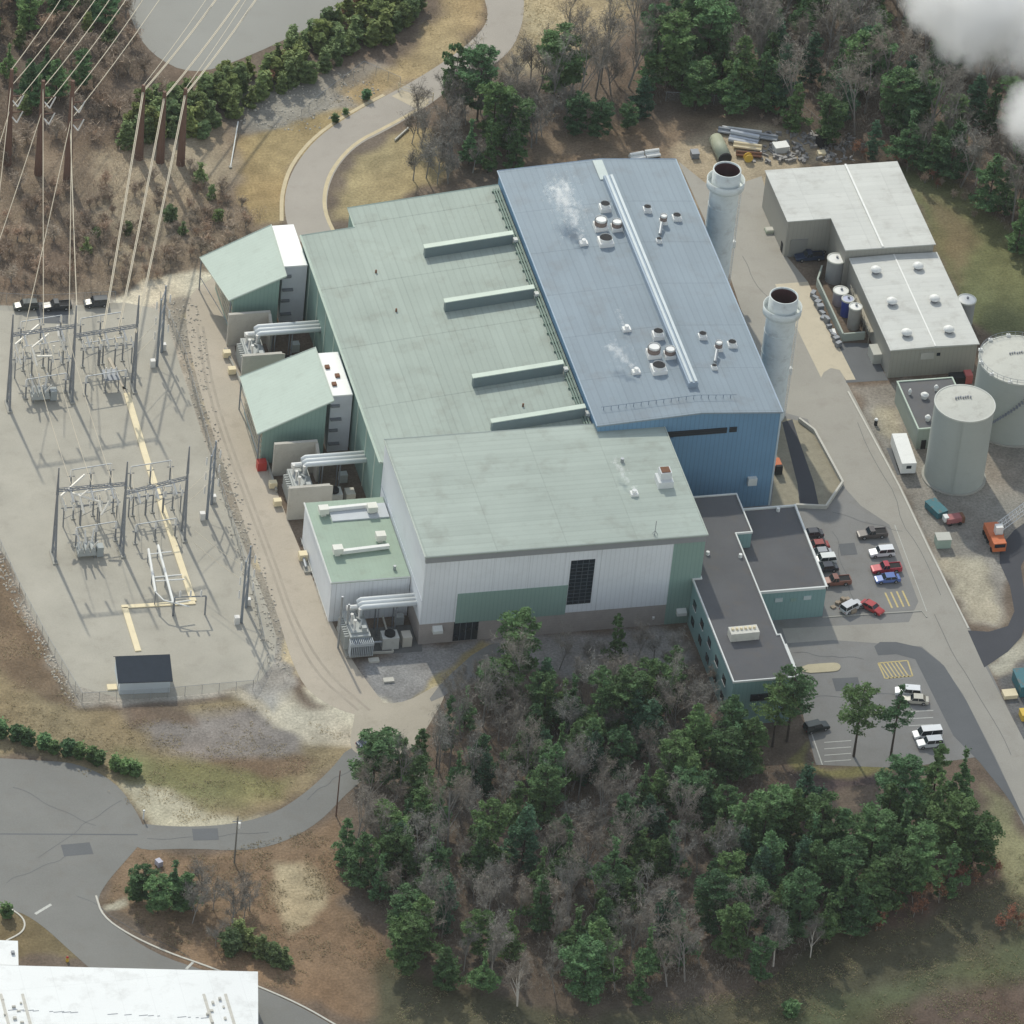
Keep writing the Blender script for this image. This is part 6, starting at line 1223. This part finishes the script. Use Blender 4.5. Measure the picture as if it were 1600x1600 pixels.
tufts('tan grass at top centre before the woods', [(820, -40), (1000, -40), (940, 90), (840, 220), (800, 120)], 6000, straw)
thicket('undergrowth', 'dry brown undergrowth covering clearing below the power lines', [(-60, -60), (190, -60), (230, 100), (190, 215), (300, 250), (350, 300), (420, 335), (350, 395), (290, 420), (180, 455), (-60, 465)], 30000, 1.8, scrub_m)
scatter(hedge, 95, 1.9, lambda x, y: place(random.choice(YOUNG), x, y, random.uniform(.75, 1.15), 'bushy light green pine in the hedgerow between grey lot and curving road', 'tree', 'young pines of the hedgerow'))
scatter(hedge, 14, 1.6, lambda x, y: place(random.choice(SCR+RED), x, y, random.uniform(.6, .9), 'brown bush growing in the pine hedgerow', 'shrub', 'brown bushes in the hedgerow'))
scatter([(0, 290), (120, 290), (300, 262), (345, 300), (420, 330), (350, 395), (290, 420), (180, 452), (0, 462)], 120, 1.7, lambda x, y: place(random.choice(SCR), x, y, random.uniform(.7, 1.25), 'dry brown shrub in clearing below the power lines', 'shrub', 'dry shrubs below the power lines'))
for px, py, s in ((312, 285, 1.0), (318, 215, .8), (135, 395, .8), (198, 365, .6), (265, 345, .8), (330, 310, .7), (285, 365, .6), (150, 370, .5), (340, 345, .6)): p = W(px, py); place(random.choice(YOUNG), p.x, p.y, s*.8, 'small green pine alone in clearing below the power lines', 'tree', 'lone small pines below the power lines')
for i, (px, py) in enumerate(((2, 1150), (25, 1157), (43, 1163), (68, 1170), (83, 1176), (106, 1180), (124, 1183), (142, 1188), (154, 1194), (181, 1202), (194, 1208), (211, 1210))): p = W(px, py); place(SMALL[0], p.x, p.y, random.uniform(.85, 1.1), 'small dark cypress in row along grassy bank left of entry road', 'shrub', 'row of small cypresses')
tip_pine([(225, 1355, 8, 2.6), (275, 1345, 10, 3.3), (250, 1375, 8, 2.6), (290, 1365, 8, 3), (215, 1370, 6, 2)], PINES, 'green pine in clump at corner of turning lot', 'pines at corner of the turning lot')
scatter([(280, 1440), (300, 1390), (380, 1390), (400, 1440), (330, 1490)], 11, 1.6, lambda x, y: place(random.choice(BARE), x, y, random.uniform(.5, .75), 'leafless tree right of pines by turning lot', 'tree', 'bare trees by the turning lot'))
tip_pine([(375, 1440, 5, 2), (392, 1450, 5, 2), (410, 1462, 5, 1.8), (430, 1475, 4.5, 1.8), (447, 1480, 4.5, 1.8), (360, 1455, 5, 2)], YOUNG, 'dark young pine in short row above the white warehouse', 'young pines above the white warehouse', 6, 2.3)
for px, py, s in ((524, 190, .55), (540, 178, .4), (572, 155, .65)): p = W(px, py); place(SMALL[0], p.x, p.y, s*1.1, 'small dark conifer on bank beside the curving road', 'shrub', 'small conifers beside the curving road')
p = W(10, 1432); place(SMALL[0], p.x, p.y, .9, 'dark bush inside curb loop left of the white stop line', 'shrub', None)
bpy.data.collections.remove(PROT)
# ------------------------------------------------------------ steam and cloud
def vapour(name, label, cat, lo, hi, path, dens, scale, cut, rad, soft=.45):
    """soft plume: density round a drifting path"""
    mb = MB().box(lo[0], hi[0], lo[1], hi[1], lo[2], hi[2]); m = bpy.data.materials.new(name+'_vapour'); m.use_nodes = True; nt = m.node_tree; N = nt.nodes; L = nt.links; N.remove(N['Principled BSDF'])
    pv = N.new('ShaderNodeVolumePrincipled'); pv.inputs['Color'].default_value = (1, 1, 1, 1); pv.inputs['Anisotropy'].default_value = .1; L.new(pv.outputs[0], N['Material Output'].inputs['Volume'])
    tc = N.new('ShaderNodeTexCoord'); n = N.new('ShaderNodeTexNoise'); n.inputs['Scale'].default_value = scale; n.inputs['Detail'].default_value = 5; n.inputs['Roughness'].default_value = .62; L.new(tc.outputs['Object'], n.inputs['Vector'])
    acc = None
    for (c, r) in path:
        d = N.new('ShaderNodeVectorMath'); d.operation = 'DISTANCE'; L.new(tc.outputs['Object'], d.inputs[0]); d.inputs[1].default_value = c
        q = N.new('ShaderNodeMapRange'); q.inputs[1].default_value = 0; q.inputs[2].default_value = r; q.inputs[3].default_value = 1; q.inputs[4].default_value = 0; L.new(d.outputs['Value'], q.inputs[0])
        if acc is None: acc = q.outputs[0]
        else: mx = N.new('ShaderNodeMath'); mx.operation = 'MAXIMUM'; L.new(acc, mx.inputs[0]); L.new(q.outputs[0], mx.inputs[1]); acc = mx.outputs[0]
    s1 = N.new('ShaderNodeMath'); s1.operation = 'SUBTRACT'; L.new(n.outputs['Fac'], s1.inputs[0]); s1.inputs[1].default_value = .5
    a = N.new('ShaderNodeMath'); a.operation = 'MULTIPLY_ADD'; L.new(s1.outputs[0], a.inputs[0]); a.inputs[1].default_value = rad; L.new(acc, a.inputs[2])
    q = N.new('ShaderNodeMapRange'); q.inputs[1].default_value = cut; q.inputs[2].default_value = cut+soft; q.inputs[3].default_value = 0; q.inputs[4].default_value = dens; L.new(a.outputs[0], q.inputs[0]); L.new(q.outputs[0], pv.inputs['Density'])
    o = mb.build(name, m); tag(o, label, cat, kind='stuff'); return o
def plume(label, base, reach, r0, r1, dens):
    P = []; n = 12
    for i in range(n): t = i/(n-1); P.append(((base[0]+reach[0]*t, base[1]+reach[1]*t, base[2]+reach[2]*t**.8), r0+(r1-r0)*t))
    lo = [min(p[0][k]-p[1] for p in P) for k in range(3)]; hi = [max(p[0][k]+p[1] for p in P) for k in range(3)]; lo[2] = max(lo[2], base[2]-.1)
    return vapour('steam_plume', label, 'steam', lo, hi, P, dens, .9, .55, 4.2, .8)
vb = [W(px, py, 25.6) for px, py in VENTS]
plume('white steam plume drifting from far vent on blue roof', tuple(vb[0]), (-2.0, 13, 3.5), .8, 3.6, 1.3)
plume('short white steam wisp from near vent on blue roof', tuple(vb[1]), (-3.4, 6, 1.6), .7, 1.9, .9)
plume('thin steam wisp from middle vent on blue roof', tuple(vb[2]), (-.9, 4, 1.2), .5, .9, .8)
plume('white steam wisp drifting from vent on front hall roof', FRONT_VENT, (-2.4, 8.0, 1.4), .8, 1.2, 1.0)

# corner cloud, built as a low vapour volume over the upper right wood
def corner_cloud(pts, dens, label):
    P = []
    for px, py, z, r in pts: c = W(px, py, z); P.append(((c.x, c.y, c.z), r))
    lo = [min(p[0][k]-p[1] for p in P) for k in range(3)]; hi = [max(p[0][k]+p[1] for p in P) for k in range(3)]
    return vapour('corner_cloud', label, 'steam', lo, hi, P, dens, .06, .32, 1.5, 1.1)
corner_cloud([(1480, -10, 50, 15), (1560, 10, 52, 19), (1620, 60, 50, 15), (1625, 190, 46, 12), (1680, 20, 52, 22)], .9, 'soft white cloud over top right corner of the wood')
# thin cloud decks up toward the sun that dim the wood and the lower right
def cloud(label, ground, rad, thick, dens, alt=1500):
    g = W(*ground); c = Vector((g.x, g.y, 0))+SUN_DIR*(alt/SUN_DIR.z); prof = []
    n = 14
    for i in range(n+1): r = rad*(1-i/n); prof.append((max(r, .5), -thick*(1-(r/rad)**2)**1.6))
    mb = MB().lathe((c.x, c.y), [(r, z+c.z) for r, z in list(reversed(prof))+[(r, -z) for r, z in prof[1:]]], 48, True); m = bpy.data.materials.new('cloud_vapour'); m.use_nodes = True; nt = m.node_tree; nt.nodes.remove(nt.nodes['Principled BSDF']); pv = nt.nodes.new('ShaderNodeVolumePrincipled'); pv.inputs['Density'].default_value = dens; pv.inputs['Color'].default_value = (1, 1, 1, 1); nt.links.new(pv.outputs[0], nt.nodes['Material Output'].inputs['Volume'])
    o = mb.build('cloud', m); tag(o, label, 'cloud', kind='stuff')
cloud('broad thin cloud drifting above the lower right of the site', (1380, 1420), 150, 30, .006)

HAZE = 1.8e-5
# still autumn air over the whole site
hz = bpy.data.materials.new('haze_air'); hz.use_nodes = True; nt = hz.node_tree; nt.nodes.remove(nt.nodes['Principled BSDF']); pv = nt.nodes.new('ShaderNodeVolumePrincipled'); pv.inputs['Density'].default_value = HAZE; pv.inputs['Color'].default_value = (.86, .94, 1, 1); pv.inputs['Anisotropy'].default_value = .2; nt.links.new(pv.outputs[0], nt.nodes['Material Output'].inputs['Volume'])
o = MB().box(-900, 700, -1250, 900, -1, 880).build('haze', hz); tag(o, 'thin pale haze filling the air over the site', 'haze', kind='stuff')
